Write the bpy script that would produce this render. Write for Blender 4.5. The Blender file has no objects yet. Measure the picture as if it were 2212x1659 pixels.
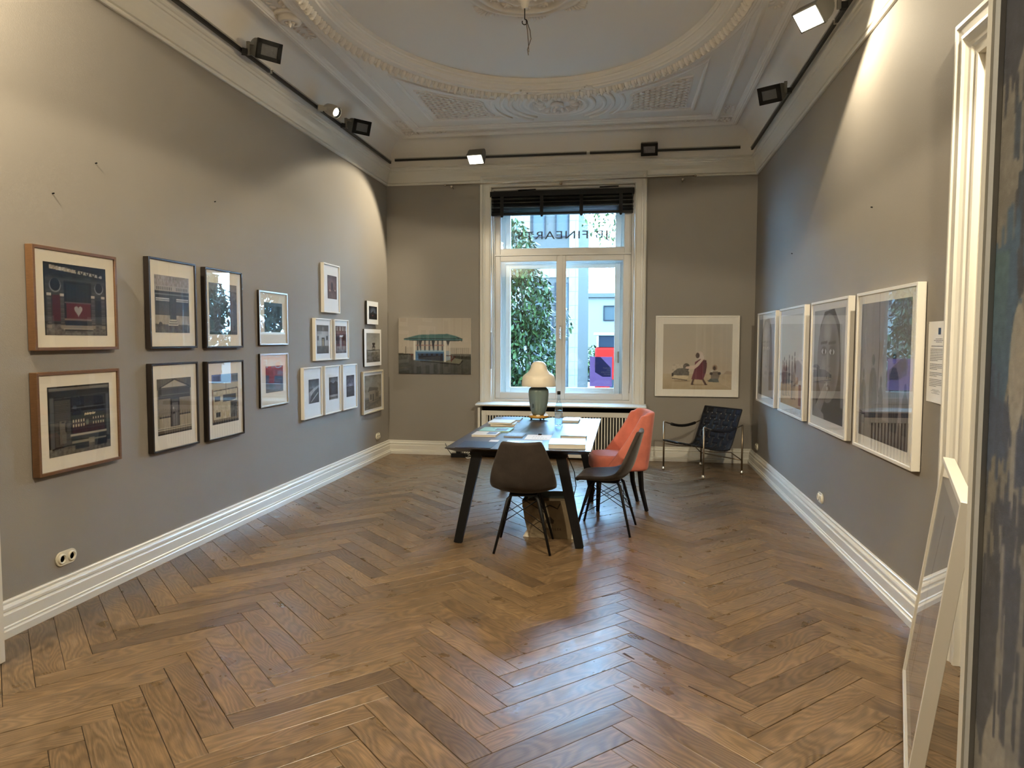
import bpy, math, random
import numpy as np
from mathutils import Vector, Matrix

random.seed(7)
RNG = np.random.default_rng(7)
SC = bpy.context.scene
COL = SC.collection
PI = math.pi

# ------------------------------------------------------------------ camera
A, B, D = 3.193, 1.594, 9.384          # left wall x=-A, right wall x=B, back wall y=D
YF = 1.92                              # front wall (with the wide opening)
YAW, PITCH, ROLL = 0.1565, 0.06134, 0.00277
fw = Vector((-math.sin(YAW) * math.cos(PITCH), math.cos(YAW) * math.cos(PITCH), -math.sin(PITCH)))
rt = Vector((math.cos(YAW), math.sin(YAW), 0))
up = rt.cross(fw)
r2 = rt * math.cos(ROLL) + up * math.sin(ROLL)
u2 = up * math.cos(ROLL) - rt * math.sin(ROLL)
cam = bpy.data.cameras.new('camera')
cam.sensor_width = 36.0
cam.lens = 1550 / 2212 * 36.0
cam.clip_start = 0.05
cam.clip_end = 300
cam_ob = bpy.data.objects.new('camera', cam)
COL.objects.link(cam_ob)
m = Matrix((r2, u2, -fw)).transposed().to_4x4()
m.translation = Vector((0, 0, 1.55))
cam_ob.matrix_world = m
SC.camera = cam_ob

# ------------------------------------------------------------------ world, exposure
world = bpy.data.worlds.new('overcast_sky')
SC.world = world
world.use_nodes = True
bg = world.node_tree.nodes['Background']
bg.inputs[0].default_value = (0.36, 0.63, 1.0, 1)
bg.inputs[1].default_value = 48.0
SC.view_settings.view_transform = 'Standard'
SC.view_settings.look = 'None'
SC.view_settings.gamma = 1.0
SC.view_settings.use_curve_mapping = False
SC.view_settings.exposure = 0.05
SC.cycles.use_denoising = True
SC.cycles.max_bounces = 8
SC.cycles.diffuse_bounces = 5
SC.cycles.glossy_bounces = 4
SC.cycles.transparent_max_bounces = 16
SC.cycles.sample_clamp_indirect = 20.0
SC.cycles.caustics_reflective = False
SC.cycles.caustics_refractive = False

# ------------------------------------------------------------------ materials
MATS = {}
def srgb(r, g, b):
    f = lambda c: (c / 255 / 12.92) if c / 255 <= 0.04045 else ((c / 255 + 0.055) / 1.055) ** 2.4
    return (f(r), f(g), f(b), 1.0)

def mat(name, col, rough=0.5, metal=0.0, bump=0.0, bscale=60.0, var=0.0, vscale=4.0, spec=0.5, sheen=0.0, emit=None, estr=0.0, stretch=None, trans=0.0):
    if name in MATS: return MATS[name]
    mt = bpy.data.materials.new(name)
    mt.use_nodes = True
    nt = mt.node_tree
    bs = nt.nodes['Principled BSDF']
    bs.inputs['Base Color'].default_value = col
    bs.inputs['Roughness'].default_value = rough
    bs.inputs['Metallic'].default_value = metal
    bs.inputs['Specular IOR Level'].default_value = spec
    if sheen: 
        bs.inputs['Sheen Weight'].default_value = sheen
        bs.inputs['Sheen Roughness'].default_value = 0.4
    if trans: bs.inputs['Transmission Weight'].default_value = trans
    if emit:
        bs.inputs['Emission Color'].default_value = emit
        bs.inputs['Emission Strength'].default_value = estr
    tc = nt.nodes.new('ShaderNodeTexCoord')
    mp = nt.nodes.new('ShaderNodeMapping')
    nt.links.new(tc.outputs['Object'], mp.inputs[0])
    if stretch: mp.inputs['Scale'].default_value = stretch
    if var:
        nz = nt.nodes.new('ShaderNodeTexNoise')
        nz.inputs['Scale'].default_value = vscale
        nz.inputs['Detail'].default_value = 4
        nt.links.new(mp.outputs[0], nz.inputs[0])
        mr = nt.nodes.new('ShaderNodeMapRange')
        mr.inputs[1].default_value = 0.3; mr.inputs[2].default_value = 0.7
        mr.inputs[3].default_value = 1 - var; mr.inputs[4].default_value = 1 + var
        nt.links.new(nz.outputs[0], mr.inputs[0])
        hs = nt.nodes.new('ShaderNodeHueSaturation')
        hs.inputs['Color'].default_value = col
        nt.links.new(mr.outputs[0], hs.inputs['Value'])
        nt.links.new(hs.outputs[0], bs.inputs['Base Color'])
    if bump:
        nb = nt.nodes.new('ShaderNodeTexNoise')
        nb.inputs['Scale'].default_value = bscale
        nb.inputs['Detail'].default_value = 3
        nt.links.new(mp.outputs[0], nb.inputs[0])
        bp = nt.nodes.new('ShaderNodeBump')
        bp.inputs['Strength'].default_value = bump
        bp.inputs['Distance'].default_value = 0.01
        nt.links.new(nb.outputs[0], bp.inputs['Height'])
        nt.links.new(bp.outputs[0], bs.inputs['Normal'])
    MATS[name] = mt
    return mt

def pane_mat(name, tint=(1, 1, 1, 1), f0=0.05, ex=4.0):
    mt = bpy.data.materials.new(name); mt.use_nodes = True
    nt = mt.node_tree; nt.nodes.clear()
    out = nt.nodes.new('ShaderNodeOutputMaterial')
    tr = nt.nodes.new('ShaderNodeBsdfTransparent'); tr.inputs[0].default_value = tint
    gl = nt.nodes.new('ShaderNodeBsdfGlossy'); gl.inputs['Roughness'].default_value = 0.0
    gl.inputs[0].default_value = (1, 1, 1, 1)
    lw = nt.nodes.new('ShaderNodeLayerWeight')
    pw = nt.nodes.new('ShaderNodeMath'); pw.operation = 'POWER'; pw.inputs[1].default_value = ex
    nt.links.new(lw.outputs['Facing'], pw.inputs[0])
    mr = nt.nodes.new('ShaderNodeMapRange'); mr.inputs[3].default_value = f0; mr.inputs[4].default_value = 1.0
    nt.links.new(pw.outputs[0], mr.inputs[0])
    lw.inputs[0].default_value = 0.5
    mx = nt.nodes.new('ShaderNodeMixShader')
    nt.links.new(mr.outputs[0], mx.inputs[0])
    nt.links.new(tr.outputs[0], mx.inputs[1]); nt.links.new(gl.outputs[0], mx.inputs[2])
    nt.links.new(mx.outputs[0], out.inputs[0])
    MATS[name] = mt
    return mt

def attr_mat(name, rough=0.45, spec=0.4):
    mt = bpy.data.materials.new(name); mt.use_nodes = True
    nt = mt.node_tree; bs = nt.nodes['Principled BSDF']
    at = nt.nodes.new('ShaderNodeVertexColor'); at.layer_name = 'ink'
    nt.links.new(at.outputs[0], bs.inputs['Base Color'])
    bs.inputs['Roughness'].default_value = rough
    bs.inputs['Specular IOR Level'].default_value = spec
    MATS[name] = mt
    return mt

M_WALL = mat('taupe_wall_paint', (0.265, 0.243, 0.215, 1), 0.75, bump=0.12, bscale=220, var=0.03, vscale=1.2, spec=0.25)
M_TRIM = mat('white_gloss_paint', (0.66, 0.64, 0.58, 1), 0.3, bump=0.03, bscale=40)
M_CEIL = mat('white_ceiling_plaster', (0.80, 0.77, 0.72, 1), 0.8, bump=0.06, bscale=90, spec=0.2)
M_WIN = mat('white_window_lacquer', (0.62, 0.61, 0.58, 1), 0.28)
M_BLACK = mat('black_satin_steel', (0.006, 0.006, 0.0065, 1), 0.45, spec=0.25)
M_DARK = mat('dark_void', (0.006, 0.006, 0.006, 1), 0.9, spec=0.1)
M_CHROME = mat('brushed_nickel', (0.55, 0.5, 0.44, 1), 0.25, metal=1.0)
M_PANE = pane_mat('window_glass', (0.97, 1.0, 1.0, 1), 0.03)
M_PGLASS = pane_mat('picture_glass', (1, 1, 1, 1), 0.06, 4.6)
M_INK = attr_mat('photo_ink', 0.5, 0.3)
M_WHITE = mat('white_frame_lacquer', (0.72, 0.69, 0.62, 1), 0.35)
M_BOARD = mat('white_mat_board', (0.78, 0.75, 0.68, 1), 0.8, bump=0.03, bscale=300)
M_CREAMBOARD = mat('cream_mat_board', (0.72, 0.66, 0.54, 1), 0.8, bump=0.03, bscale=300)
M_PAPER = mat('white_paper', (0.78, 0.77, 0.74, 1), 0.7)

# ------------------------------------------------------------------ mesh helpers
class MB:
    def __init__(s): s.v = []; s.f = []
    def add(s, vs, fs):
        n = len(s.v); s.v.extend([tuple(p) for p in vs]); s.f.extend([tuple(i + n for i in f) for f in fs]); return s
    def box(s, x0, x1, y0, y1, z0, z1):
        return s.add([(x0, y0, z0), (x1, y0, z0), (x1, y1, z0), (x0, y1, z0), (x0, y0, z1), (x1, y0, z1), (x1, y1, z1), (x0, y1, z1)],
                     [(3, 2, 1, 0), (4, 5, 6, 7), (0, 1, 5, 4), (1, 2, 6, 5), (2, 3, 7, 6), (3, 0, 4, 7)])
    def obox(s, c, ax, ay, az):       # oriented box: centre and three half-axis vectors
        c = Vector(c); ax = Vector(ax); ay = Vector(ay); az = Vector(az)
        vs = [c + ax * i + ay * j + az * k for k in (-1, 1) for (i, j) in ((-1, -1), (1, -1), (1, 1), (-1, 1))]
        return s.add(vs, [(3, 2, 1, 0), (4, 5, 6, 7), (0, 1, 5, 4), (1, 2, 6, 5), (2, 3, 7, 6), (3, 0, 4, 7)])
    def bar(s, p, q, w, h=None, w2=None, h2=None, upv=(0, 0, 1)):
        p = Vector(p); q = Vector(q); h = h or w; w2 = w2 or w; h2 = h2 or h
        d = (q - p).normalized(); a = d.cross(Vector(upv))
        if a.length < 1e-4: a = d.cross(Vector((0, 1, 0)))
        a.normalize(); b = a.cross(d)
        vs = []
        for c, ww, hh in ((p, w, h), (q, w2, h2)):
            vs += [c - a * ww / 2 - b * hh / 2, c + a * ww / 2 - b * hh / 2, c + a * ww / 2 + b * hh / 2, c - a * ww / 2 + b * hh / 2]
        return s.add(vs, [(0, 1, 2, 3), (7, 6, 5, 4), (4, 5, 1, 0), (5, 6, 2, 1), (6, 7, 3, 2), (7, 4, 0, 3)])
    def tube(s, pts, r, n=8, caps=True):
        pts = [Vector(p) for p in pts]; rr = r if isinstance(r, (list, tuple)) else [r] * len(pts)
        vs = []; fs = []; prev = None
        for i, p in enumerate(pts):
            d = (pts[min(i + 1, len(pts) - 1)] - pts[max(i - 1, 0)]).normalized()
            if prev is None:
                a = d.cross(Vector((0, 0, 1)))
                if a.length < 1e-3: a = d.cross(Vector((0, 1, 0)))
            else: a = prev - d * prev.dot(d)
            a.normalize(); prev = a; b = d.cross(a)
            for k in range(n):
                t = 2 * PI * k / n; vs.append(p + (a * math.cos(t) + b * math.sin(t)) * rr[i])
        for i in range(len(pts) - 1):
            for k in range(n):
                fs.append((i * n + k, i * n + (k + 1) % n, (i + 1) * n + (k + 1) % n, (i + 1) * n + k))
        if caps:
            fs.append(tuple(range(n))[::-1]); fs.append(tuple((len(pts) - 1) * n + k for k in range(n)))
        return s.add(vs, fs)
    def lathe(s, prof, n=24, c=(0, 0, 0), a0=0.0, a1=2 * PI, ax=1.0, ay=1.0):
        full = abs(a1 - a0 - 2 * PI) < 1e-6; m_ = n if full else n + 1
        vs = []; fs = []
        for (r, z) in prof:
            for k in range(m_):
                t = a0 + (a1 - a0) * k / n
                vs.append((c[0] + r * math.cos(t) * ax, c[1] + r * math.sin(t) * ay, c[2] + z))
        for i in range(len(prof) - 1):
            for k in range(n):
                k2 = (k + 1) % m_
                fs.append((i * m_ + k, i * m_ + k2, (i + 1) * m_ + k2, (i + 1) * m_ + k))
        return s.add(vs, fs)
    def loops(s, loops, close=True):  # skin between equal-length loops
        n = len(loops[0]); vs = [p for l in loops for p in l]; fs = []
        for i in range(len(loops) - 1):
            for k in range(n if close else n - 1):
                fs.append((i * n + k, i * n + (k + 1) % n, (i + 1) * n + (k + 1) % n, (i + 1) * n + k))
        return s.add(vs, fs)
    def prism(s, poly, axis, t0, t1):  # polygon (2D) extruded along axis 'x','y' or 'z'
        n = len(poly)
        def P(p, t): return {'z': (p[0], p[1], t), 'y': (p[0], t, p[1]), 'x': (t, p[0], p[1])}[axis]
        vs = [P(p, t0) for p in poly] + [P(p, t1) for p in poly]
        fs = [tuple(range(n))[::-1], tuple(range(n, 2 * n))] + [(i, (i + 1) % n, n + (i + 1) % n, n + i) for i in range(n)]
        return s.add(vs, fs)
    def dome(s, c, rx, ry, h, n=8, mseg=3, rot=0.0, sgn=-1):
        vs = []; fs = []; cr, sr = math.cos(rot), math.sin(rot)
        for i in range(mseg):
            t = i / mseg * PI / 2
            for k in range(n):
                a = 2 * PI * k / n; x = rx * math.cos(a) * math.cos(t); y = ry * math.sin(a) * math.cos(t)
                vs.append((c[0] + x * cr - y * sr, c[1] + x * sr + y * cr, c[2] + sgn * h * math.sin(t)))
        vs.append((c[0], c[1], c[2] + sgn * h))
        for i in range(mseg - 1):
            for k in range(n): fs.append((i * n + k, i * n + (k + 1) % n, (i + 1) * n + (k + 1) % n, (i + 1) * n + k))
        for k in range(n): fs.append(((mseg - 1) * n + k, (mseg - 1) * n + (k + 1) % n, mseg * n))
        return s.add(vs, fs)
    def mesh(s, name, smooth=False, recalc=True):
        me = bpy.data.meshes.new(name); me.from_pydata([tuple(p) for p in s.v], [], s.f)
        if recalc:
            import bmesh
            bm = bmesh.new(); bm.from_mesh(me); bmesh.ops.recalc_face_normals(bm, faces=bm.faces); bm.to_mesh(me); bm.free()
        if smooth: me.polygons.foreach_set('use_smooth', [True] * len(me.polygons))
        me.update(); return me
    def build(s, name, material, parent=None, smooth=False, recalc=True):
        return ob(name, s.mesh(name, smooth, recalc), material, parent)

def ob(name, me, material=None, parent=None):
    if material is not None:
        me.materials.clear(); me.materials.append(material)
    o = bpy.data.objects.new(name, me); COL.objects.link(o)
    if parent: o.parent = parent
    return o
def bevel(o, w=0.004, seg=2):
    b = o.modifiers.new('bevel', 'BEVEL'); b.width = w; b.segments = seg; b.limit_method = 'ANGLE'; return o
def subsurf(o, lv=2):
    b = o.modifiers.new('subsurf', 'SUBSURF'); b.levels = lv; b.render_levels = lv; return o
def smooth_by_angle(o, ang=40):
    me = o.data
    me.polygons.foreach_set('use_smooth', [True] * len(me.polygons))
    me.set_sharp_from_angle(angle=math.radians(ang)); return o
def thing(name, label, cat, loc=(0, 0, 0), rz=0.0, group=None):
    o = bpy.data.objects.new(name, None); COL.objects.link(o)
    o.empty_display_size = 0.1; o.location = loc; o.rotation_euler = (0, 0, rz)
    tag(o, label, cat, group); return o
def tag(o, label, cat, group=None):
    o['label'] = label; o['category'] = cat
    if group: o['group'] = group
    return o
def struct(o, label=None):
    o['kind'] = 'structure'
    if label: o['label'] = label
    return o
def copy_tree(o, parent=None):
    c = o.copy(); COL.objects.link(c); c.parent = parent
    for ch in list(o.children): copy_tree(ch, c)
    return c
def text(name, body, size, material, parent=None, loc=(0, 0, 0), rot=(0, 0, 0), align='CENTER', ext=0.0, sx=1.0, space=1.0):
    cu = bpy.data.curves.new(name, 'FONT'); cu.body = body; cu.size = size; cu.align_x = align; cu.align_y = 'CENTER'
    cu.extrude = ext; cu.space_character = space; cu.resolution_u = 3
    tmp = bpy.data.objects.new(name, cu); COL.objects.link(tmp)
    me = bpy.data.meshes.new_from_object(tmp); me.name = name; bpy.data.objects.remove(tmp); bpy.data.curves.remove(cu)
    o = ob(name, me, material)
    o.location = loc; o.rotation_euler = rot; o.scale = (sx, 1, 1)
    if parent: o.parent = parent
    return o

# ------------------------------------------------------------------ room shell
def room_walls():
    w = MB().box(-A - 0.3, -A, YF, D + 0.35, -0.05, 4.4).build('wall_left', M_WALL); struct(w, 'taupe painted side wall hung with many small framed photographs')
    nl = MB()
    for (y, z) in ((3.981, 2.613), (3.638, 2.364), (5.26, 2.623)): nl = nl
    for (y, z) in ((3.981, 2.613), (3.638, 2.364), (5.26, 2.623)):
        MB().tube([(-A, y, z), (-A + 0.012, y, z + 0.002)], 0.004, 6).build('nail', M_DARK, w)
    # back wall around the window opening
    b = MB()
    ox0, ox1, oz0, oz1 = -1.75, 0.10, 0.70, 3.52
    b.box(-A - 0.3, ox0, D, D + 0.35, -0.05, 4.4); b.box(ox1, B + 0.3, D, D + 0.35, -0.05, 4.4)
    b.box(ox0, ox1, D, D + 0.35, oz1, 4.4); b.box(ox0, ox1, D + 0.02, D + 0.35, -0.05, oz0)
    struct(b.build('wall_back', M_WALL), 'taupe painted end wall around the tall window')
    # right wall with a deep doorway niche near the front
    r = MB()
    ny0, ny1, nz1 = 2.45, 3.63, 2.90
    r.box(B, B + 0.5, ny1, D + 0.35, -0.05, 4.4); r.box(B, B + 0.5, YF - 0.2, ny0, -0.05, 4.4); r.box(B, B + 0.5, ny0, ny1, nz1, 4.4)
    r.box(B + 0.5, B + 0.55, ny0 - 0.1, ny1 + 0.1, -0.05, 3.1)
    wr = struct(r.build('wall_right', M_WALL), 'taupe painted side wall hung with four large white framed photographs')
    for (y, z) in ((5.092, 2.427), (7.384, 2.395)):
        MB().tube([(B, y, z), (B - 0.012, y, z + 0.002)], 0.004, 6).build('nail', M_DARK, wr)
    # front wall with the wide opening the photographer stands in
    f = MB()
    f.box(-A - 0.3, -2.97, YF - 0.2, YF, -0.05, 4.4); f.box(0.86, B + 0.3, YF - 0.2, YF, -0.05, 4.4); f.box(-2.97, 0.86, YF - 0.2, YF, 3.05, 4.4)
    struct(f.build('wall_front', M_WALL), 'taupe wall with the wide opening between the two rooms')
    # lobby behind the camera
    l = MB().box(-4.3, -4.0, -3.3, YF - 0.2, -0.05, 3.9); struct(l.build('wall_lobby_left', M_WALL))
    l = MB().box(0.86, 1.16, -3.3, YF - 0.2, -0.05, 3.9); struct(l.build('wall_lobby_right', M_WALL))
    l = MB().box(-4.3, 1.16, -3.5, -3.3, -0.05, 3.9); struct(l.build('wall_lobby_back', M_WALL))
    l = MB().box(-4.3, -A - 0.3, YF - 0.2, YF, -0.05, 3.9); struct(l.build('wall_lobby_front', M_WALL))
    l = MB().box(-4.3, 1.16, -3.5, YF - 0.2, 3.85, 4.0); struct(l.build('ceiling_lobby', M_CEIL))
    l = MB().box(-A - 0.3, B + 0.5, YF - 0.2, D + 0.35, 4.4, 4.5); struct(l.build('ceiling_slab', M_CEIL))
room_walls()

BASE = [(0, .181), (.012, .181), (.017, .176), (.017, .167), (.012, .163), (.026, .158), (.032, .148), (.032, .134), (.024, .127), (.036, .123), (.04, .117), (.04, .060), (.046, .055), (.046, .049), (.042, .046), (.052, .043), (.056, .038), (.056, 0), (0, 0)]
def base_run(name, fn, label):
    mb = MB(); mb.loops([[fn(o, 0, z) for (o, z) in BASE], [fn(o, 1, z) for (o, z) in BASE]], close=True)
    o = mb.build(name, M_TRIM); struct(o, label); return o
base_run('baseboard_left', lambda o, t, z: (-A + o, (YF, D - o)[t], z), 'white moulded baseboard under the small photographs')
base_run('baseboard_right', lambda o, t, z: (B - o, (3.84, D - o)[t], z), 'white moulded baseboard under the four large photographs')
base_run('baseboard_back', lambda o, t, z: ((-A + o, -1.905)[t], D - o, z), 'white moulded baseboard under the beach shelter photograph')
base_run('baseboard_back_right', lambda o, t, z: ((0.262, B - o)[t], D - o, z), 'white moulded baseboard behind the black armchair')

def rect_loop(o, z, x0=-A, x1=B, y0=YF, y1=D):
    return [(x0 + o, y0 + o, z), (x1 - o, y0 + o, z), (x1 - o, y1 - o, z), (x0 + o, y1 - o, z)]
corn = [(0, 3.60), (.018, 3.60), (.024, 3.606), (.024, 3.622), (.016, 3.628), (.03, 3.634), (.034, 3.65), (.04, 3.69), (.05, 3.73), (.062, 3.76), (.064, 3.775), (.074, 3.780), (.078, 3.80), (.09, 3.806), (.09, 3.822), (.055, 3.832)]
struct(MB().loops([rect_loop(o, z) for o, z in corn]).build('trim_1', M_TRIM), 'white plaster cornice running around the top of the walls')
# ------------------------------------------------------------------ ceiling with stucco
ZC = 4.165
ECX, ECY = -0.80, 5.65
def ceiling():
    mb = MB()
    n = 96
    # flat field between the rectangle and the oval, cut into sectors
    ea, eb = 1.66, 2.09
    ell = lambda a, b, z: [(ECX + a * math.cos(2 * PI * k / n), ECY + b * math.sin(2 * PI * k / n), z) for k in range(n)]
    x0, x1, y0, y1 = -A + .30, B - .30, YF + .30, D - .30
    rl = []
    for k in range(n):
        c, s_ = math.cos(2 * PI * k / n), math.sin(2 * PI * k / n)
        t = min(((x1 - ECX) / c if c > 1e-9 else 1e9), ((x0 - ECX) / c if c < -1e-9 else 1e9), ((y1 - ECY) / s_ if s_ > 1e-9 else 1e9), ((y0 - ECY) / s_ if s_ < -1e-9 else 1e9))
        rl.append((ECX + c * t, ECY + s_ * t, ZC))
    for cx_, cy_ in ((x0, y0), (x1, y0), (x1, y1), (x0, y1)):
        k = round(math.atan2(cy_ - ECY, cx_ - ECX) / (2 * PI) * n) % n; rl[k] = (cx_, cy_, ZC)
    mb.loops([rl, ell(ea, eb, ZC)])
    mb.loops([ell(1.53, 1.96, 4.27), ell(0.02, 0.02, 4.275)])
    o = struct(mb.build('ceiling', M_CEIL), 'white plaster ceiling with oval stucco field')
    cove = [(.055, 3.832), (.058, 3.87), (.07, 3.93), (.095, 3.99), (.135, 4.05), (.19, 4.10), (.25, 4.135), (.312, 4.15)]
    c = MB().loops([rect_loop(a, z) for a, z in cove]).build('cove', M_CEIL, o); smooth_by_angle(c, 30)
    m1 = [(.312, 4.15), (.312, 4.128), (.322, 4.12), (.345, 4.12), (.352, 4.128), (.36, 4.128), (.372, 4.142), (.39, 4.15), (.395, 4.165)]
    MB().loops([rect_loop(a, z) for a, z in m1]).build('border_moulding', M_CEIL, o)
    m2 = [(.535, 4.165), (.535, 4.152), (.545, 4.148), (.55, 4.138), (.57, 4.128), (.59, 4.132), (.60, 4.142), (.625, 4.148), (.63, 4.155), (.645, 4.157), (.645, 4.166)]
    MB().loops([rect_loop(a, z) for a, z in m2]).build('border_moulding', M_CEIL, o)
    # corner squares of the border
    for sx, cx in ((1, -A), (-1, B)):
        for sy, cy in ((1, YF), (-1, D)):
            if sy == 1: continue
            q = MB()
            q.box(cx + sx * .395, cx + sx * .535, cy + sy * .545, cy + sy * .565, 4.148, 4.166)
            q.box(cx + sx * .545, cx + sx * .565, cy + sy * .395, cy + sy * .535, 4.148, 4.166)
            q.build('corner_strip', M_CEIL, o)
            ornament('corner_blossom', (cx + sx * .465, cy + sy * .465, 4.16), 0.062, 0.05, o, 6)
            sprig((cx + sx * .465, cy + sy * .80, 4.163), PI / 2 * sy, .22, o)
            sprig((cx + sx * .80, cy + sy * .465, 4.163), 0 if sx > 0 else PI, .22, o)
    # oval mouldings: profile as (offset outward from a=1.53,b=1.96 , z)
    prof = [(0, 4.27), (0.0, 4.235), (.012, 4.225), (.022, 4.225), (.028, 4.205), (.05, 4.19), (.06, 4.175), (.075, 4.17), (.08, 4.155), (.13, 4.150)]
    ee = lambda off, z: ell(1.53 + off, 1.96 + off, z)
    MB().loops([ee(a, z) for a, z in prof]).build('oval_moulding', M_CEIL, o)
    prof2 = [(.215, 4.150), (.222, 4.138), (.24, 4.136), (.25, 4.146), (.27, 4.140), (.285, 4.142), (.292, 4.166)]
    MB().loops([ee(.13, 4.150), ee(.215, 4.150)]).build('egg_band', M_CEIL, o)
    MB().loops([ee(a, z) for a, z in prof2]).build('oval_moulding', M_CEIL, o)
    # egg ornaments on the band, one by one
    leaf = MB(); leaf.dome((0, 0, 0), .028, .045, .05, 8, 3); leaf.dome((0, .0, -.02), .014, .03, .045, 6, 3)
    for sx in (-1, 1): leaf.dome((sx * .038, .008, 0), .009, .036, .04, 6, 2, rot=sx * -.25)
    lm = leaf.mesh('egg_ornament', True); lm.materials.append(M_CEIL)
    a_, b_ = 1.53 + .172, 1.96 + .172
    N = 150
    for k in range(N):
        t = 2 * PI * k / N
        x, y = ECX + a_ * math.cos(t), ECY + b_ * math.sin(t)
        if y < 4.7: continue
        e = ob('egg_ornament', lm, None, o); e.location = (x, y, 4.150)
        e.rotation_euler = (0, 0, math.atan2(b_ * math.cos(t), -a_ * math.sin(t)))
    # spandrel panels
    for sx in (-1, 1): spandrel(o, sx)
    # end medallion on the axis
    medallion(o, ECX + .02, 8.10)
    for sx, mx in ((1, -A + .465), (-1, B - .465)):
        g = MB(); g.lathe([(.155, .0), (.155, -.012), (.13, -.02), (.12, -.008), (.10, -.012), (.085, -.045), (.05, -.05), (.045, -.03), (.0, -.03)], 20, (mx, ECY, 4.164))
        h = g.build('side_boss', M_CEIL, o, True)
        ornament('boss_blossom', (mx, ECY, 4.13), .05, .05, h, 5)
        for sy in (-1, 1): sprig((mx, ECY + sy * .26, 4.163), PI / 2 * sy, .26, o)
    rosette(o)
def ornament(name, c, r, h, parent, n=6):
    mb = MB()
    for k in range(n):
        a = 2 * PI * k / n
        mb.dome((c[0] + r * .6 * math.cos(a), c[1] + r * .6 * math.sin(a), c[2]), r * .5, r * .28, h * .5, 6, 3, a)
    mb.dome((c[0], c[1], c[2]), r * .35, r * .35, h, 8, 3)
    return mb.build(name, M_CEIL, parent, True)
def sprig(c, ang, ln, parent):
    mb = MB(); ca, sa = math.cos(ang), math.sin(ang)
    for i in range(5):
        t = (i / 4 - .5) * ln
        for s in (-1, 1):
            u, v = t, s * (.05 - abs(i - 1.5) * .008)
            mb.dome((c[0] + u * ca - v * sa, c[1] + u * sa + v * ca, c[2]), .032, .013, .014, 6, 2, ang + s * .9)
    mb.dome((c[0] + ca * ln * .55, c[1] + sa * ln * .55, c[2]), .03, .014, .016, 6, 2, ang)
    return mb.build('leaf_sprig', M_CEIL, parent, True)
def sweep_closed(pts, prof):
    n = len(pts); P = [Vector((p[0], p[1])) for p in pts]; loops = []
    nr = []
    for i in range(n):
        d1 = (P[i] - P[i - 1]).normalized(); d2 = (P[(i + 1) % n] - P[i]).normalized()
        n1 = Vector((-d1.y, d1.x)); n2 = Vector((-d2.y, d2.x)); b = (n1 + n2)
        if b.length < 1e-4: b = n1
        b.normalize(); nr.append(b / max(0.45, b.dot(n1)))
    for off, z in prof: loops.append([(P[i].x + nr[i].x * off, P[i].y + nr[i].y * off, z) for i in range(n)])
    return MB().loops(loops)
def spandrel_poly(sx, ins):
    # outline (counter clockwise from above for sx=-1) inset by ins
    ex = ECX + sx * 1.545; yb = D - .87
    ax, bx = 1.53 + .36 + ins, 1.96 + .36 + ins
    side = ex - sx * ins; back = yb - ins
    pts = []
    mcx, mcy, mr = ECX + .02, 8.10, .70 + ins
    # along the oval from the side to the medallion circle
    arc = []
    for k in range(0, 61):
        t = PI / 2 * k / 60
        x, y = ECX + sx * ax * math.cos(t), ECY + bx * math.sin(t)
        if (side - x) * sx < 0.03: continue
        if math.hypot(x - mcx, y - mcy) < mr: break
        arc.append((x, y))
    y0 = arc[0][1]
    arc = [(side, y0 - .10)] + arc if ins < .05 else arc
    a1 = math.atan2(arc[-1][1] - mcy, arc[-1][0] - mcx)
    yy = back; dx = math.sqrt(max(1e-4, mr * mr - (yy - mcy) ** 2)); a2 = math.atan2(yy - mcy, sx * dx)
    if sx < 0:
        if a1 < 0: a1 += 2 * PI
        if a2 < 0: a2 += 2 * PI
    ring = [(mcx + mr * math.cos(a1 + (a2 - a1) * k / 8), mcy + mr * math.sin(a1 + (a2 - a1) * k / 8)) for k in range(1, 9)]
    pts = [(side, back), (side, arc[0][1])] + arc[1:] + ring
    if sx > 0: pts = pts[::-1]
    return pts
def inside(p, poly):
    c = False; n = len(poly); x, y = p
    for i in range(n):
        (x1, y1), (x2, y2) = poly[i], poly[i - 1]
        if (y1 > y) != (y2 > y) and x < (x2 - x1) * (y - y1) / (y2 - y1) + x1: c = not c
    return c
def spandrel(o, sx):
    sp = sweep_closed(spandrel_poly(sx, 0), [(0, 4.166), (0.0, 4.148), (.02, 4.142), (.04, 4.146), (.05, 4.156), (.055, 4.166)]).build('spandrel_moulding', M_CEIL, o)
    inner = spandrel_poly(sx, .13)
    sweep_closed(inner, [(-.02, 4.166), (-.015, 4.150), (0, 4.150), (.01, 4.166)]).build('panel_edge', M_CEIL, sp)
    la = MB(); xs = [p[0] for p in inner]; ys = [p[1] for p in inner]
    step = .068; st = .012
    for dr in ((.80, .60), (-.80, .60)):
        nx, ny = -dr[1], dr[0]
        cx, cy = sum(xs) / len(xs), sum(ys) / len(ys)
        for i in range(-45, 46):
            px, py = cx + nx * step * i, cy + ny * step * i; run = None
            for k in range(-160, 161):
                q = (px + dr[0] * st * k, py + dr[1] * st * k); ok = inside(q, inner)
                if ok and run is None: run = q
                if (not ok or k == 160) and run is not None:
                    if math.hypot(q[0] - run[0], q[1] - run[1]) > .03: la.bar((run[0], run[1], 4.160), (q[0], q[1], 4.160), .019, .034)
                    run = None
    lt = la.build('lattice', M_CEIL, sp, recalc=False); lt['kind'] = 'stuff'
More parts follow.
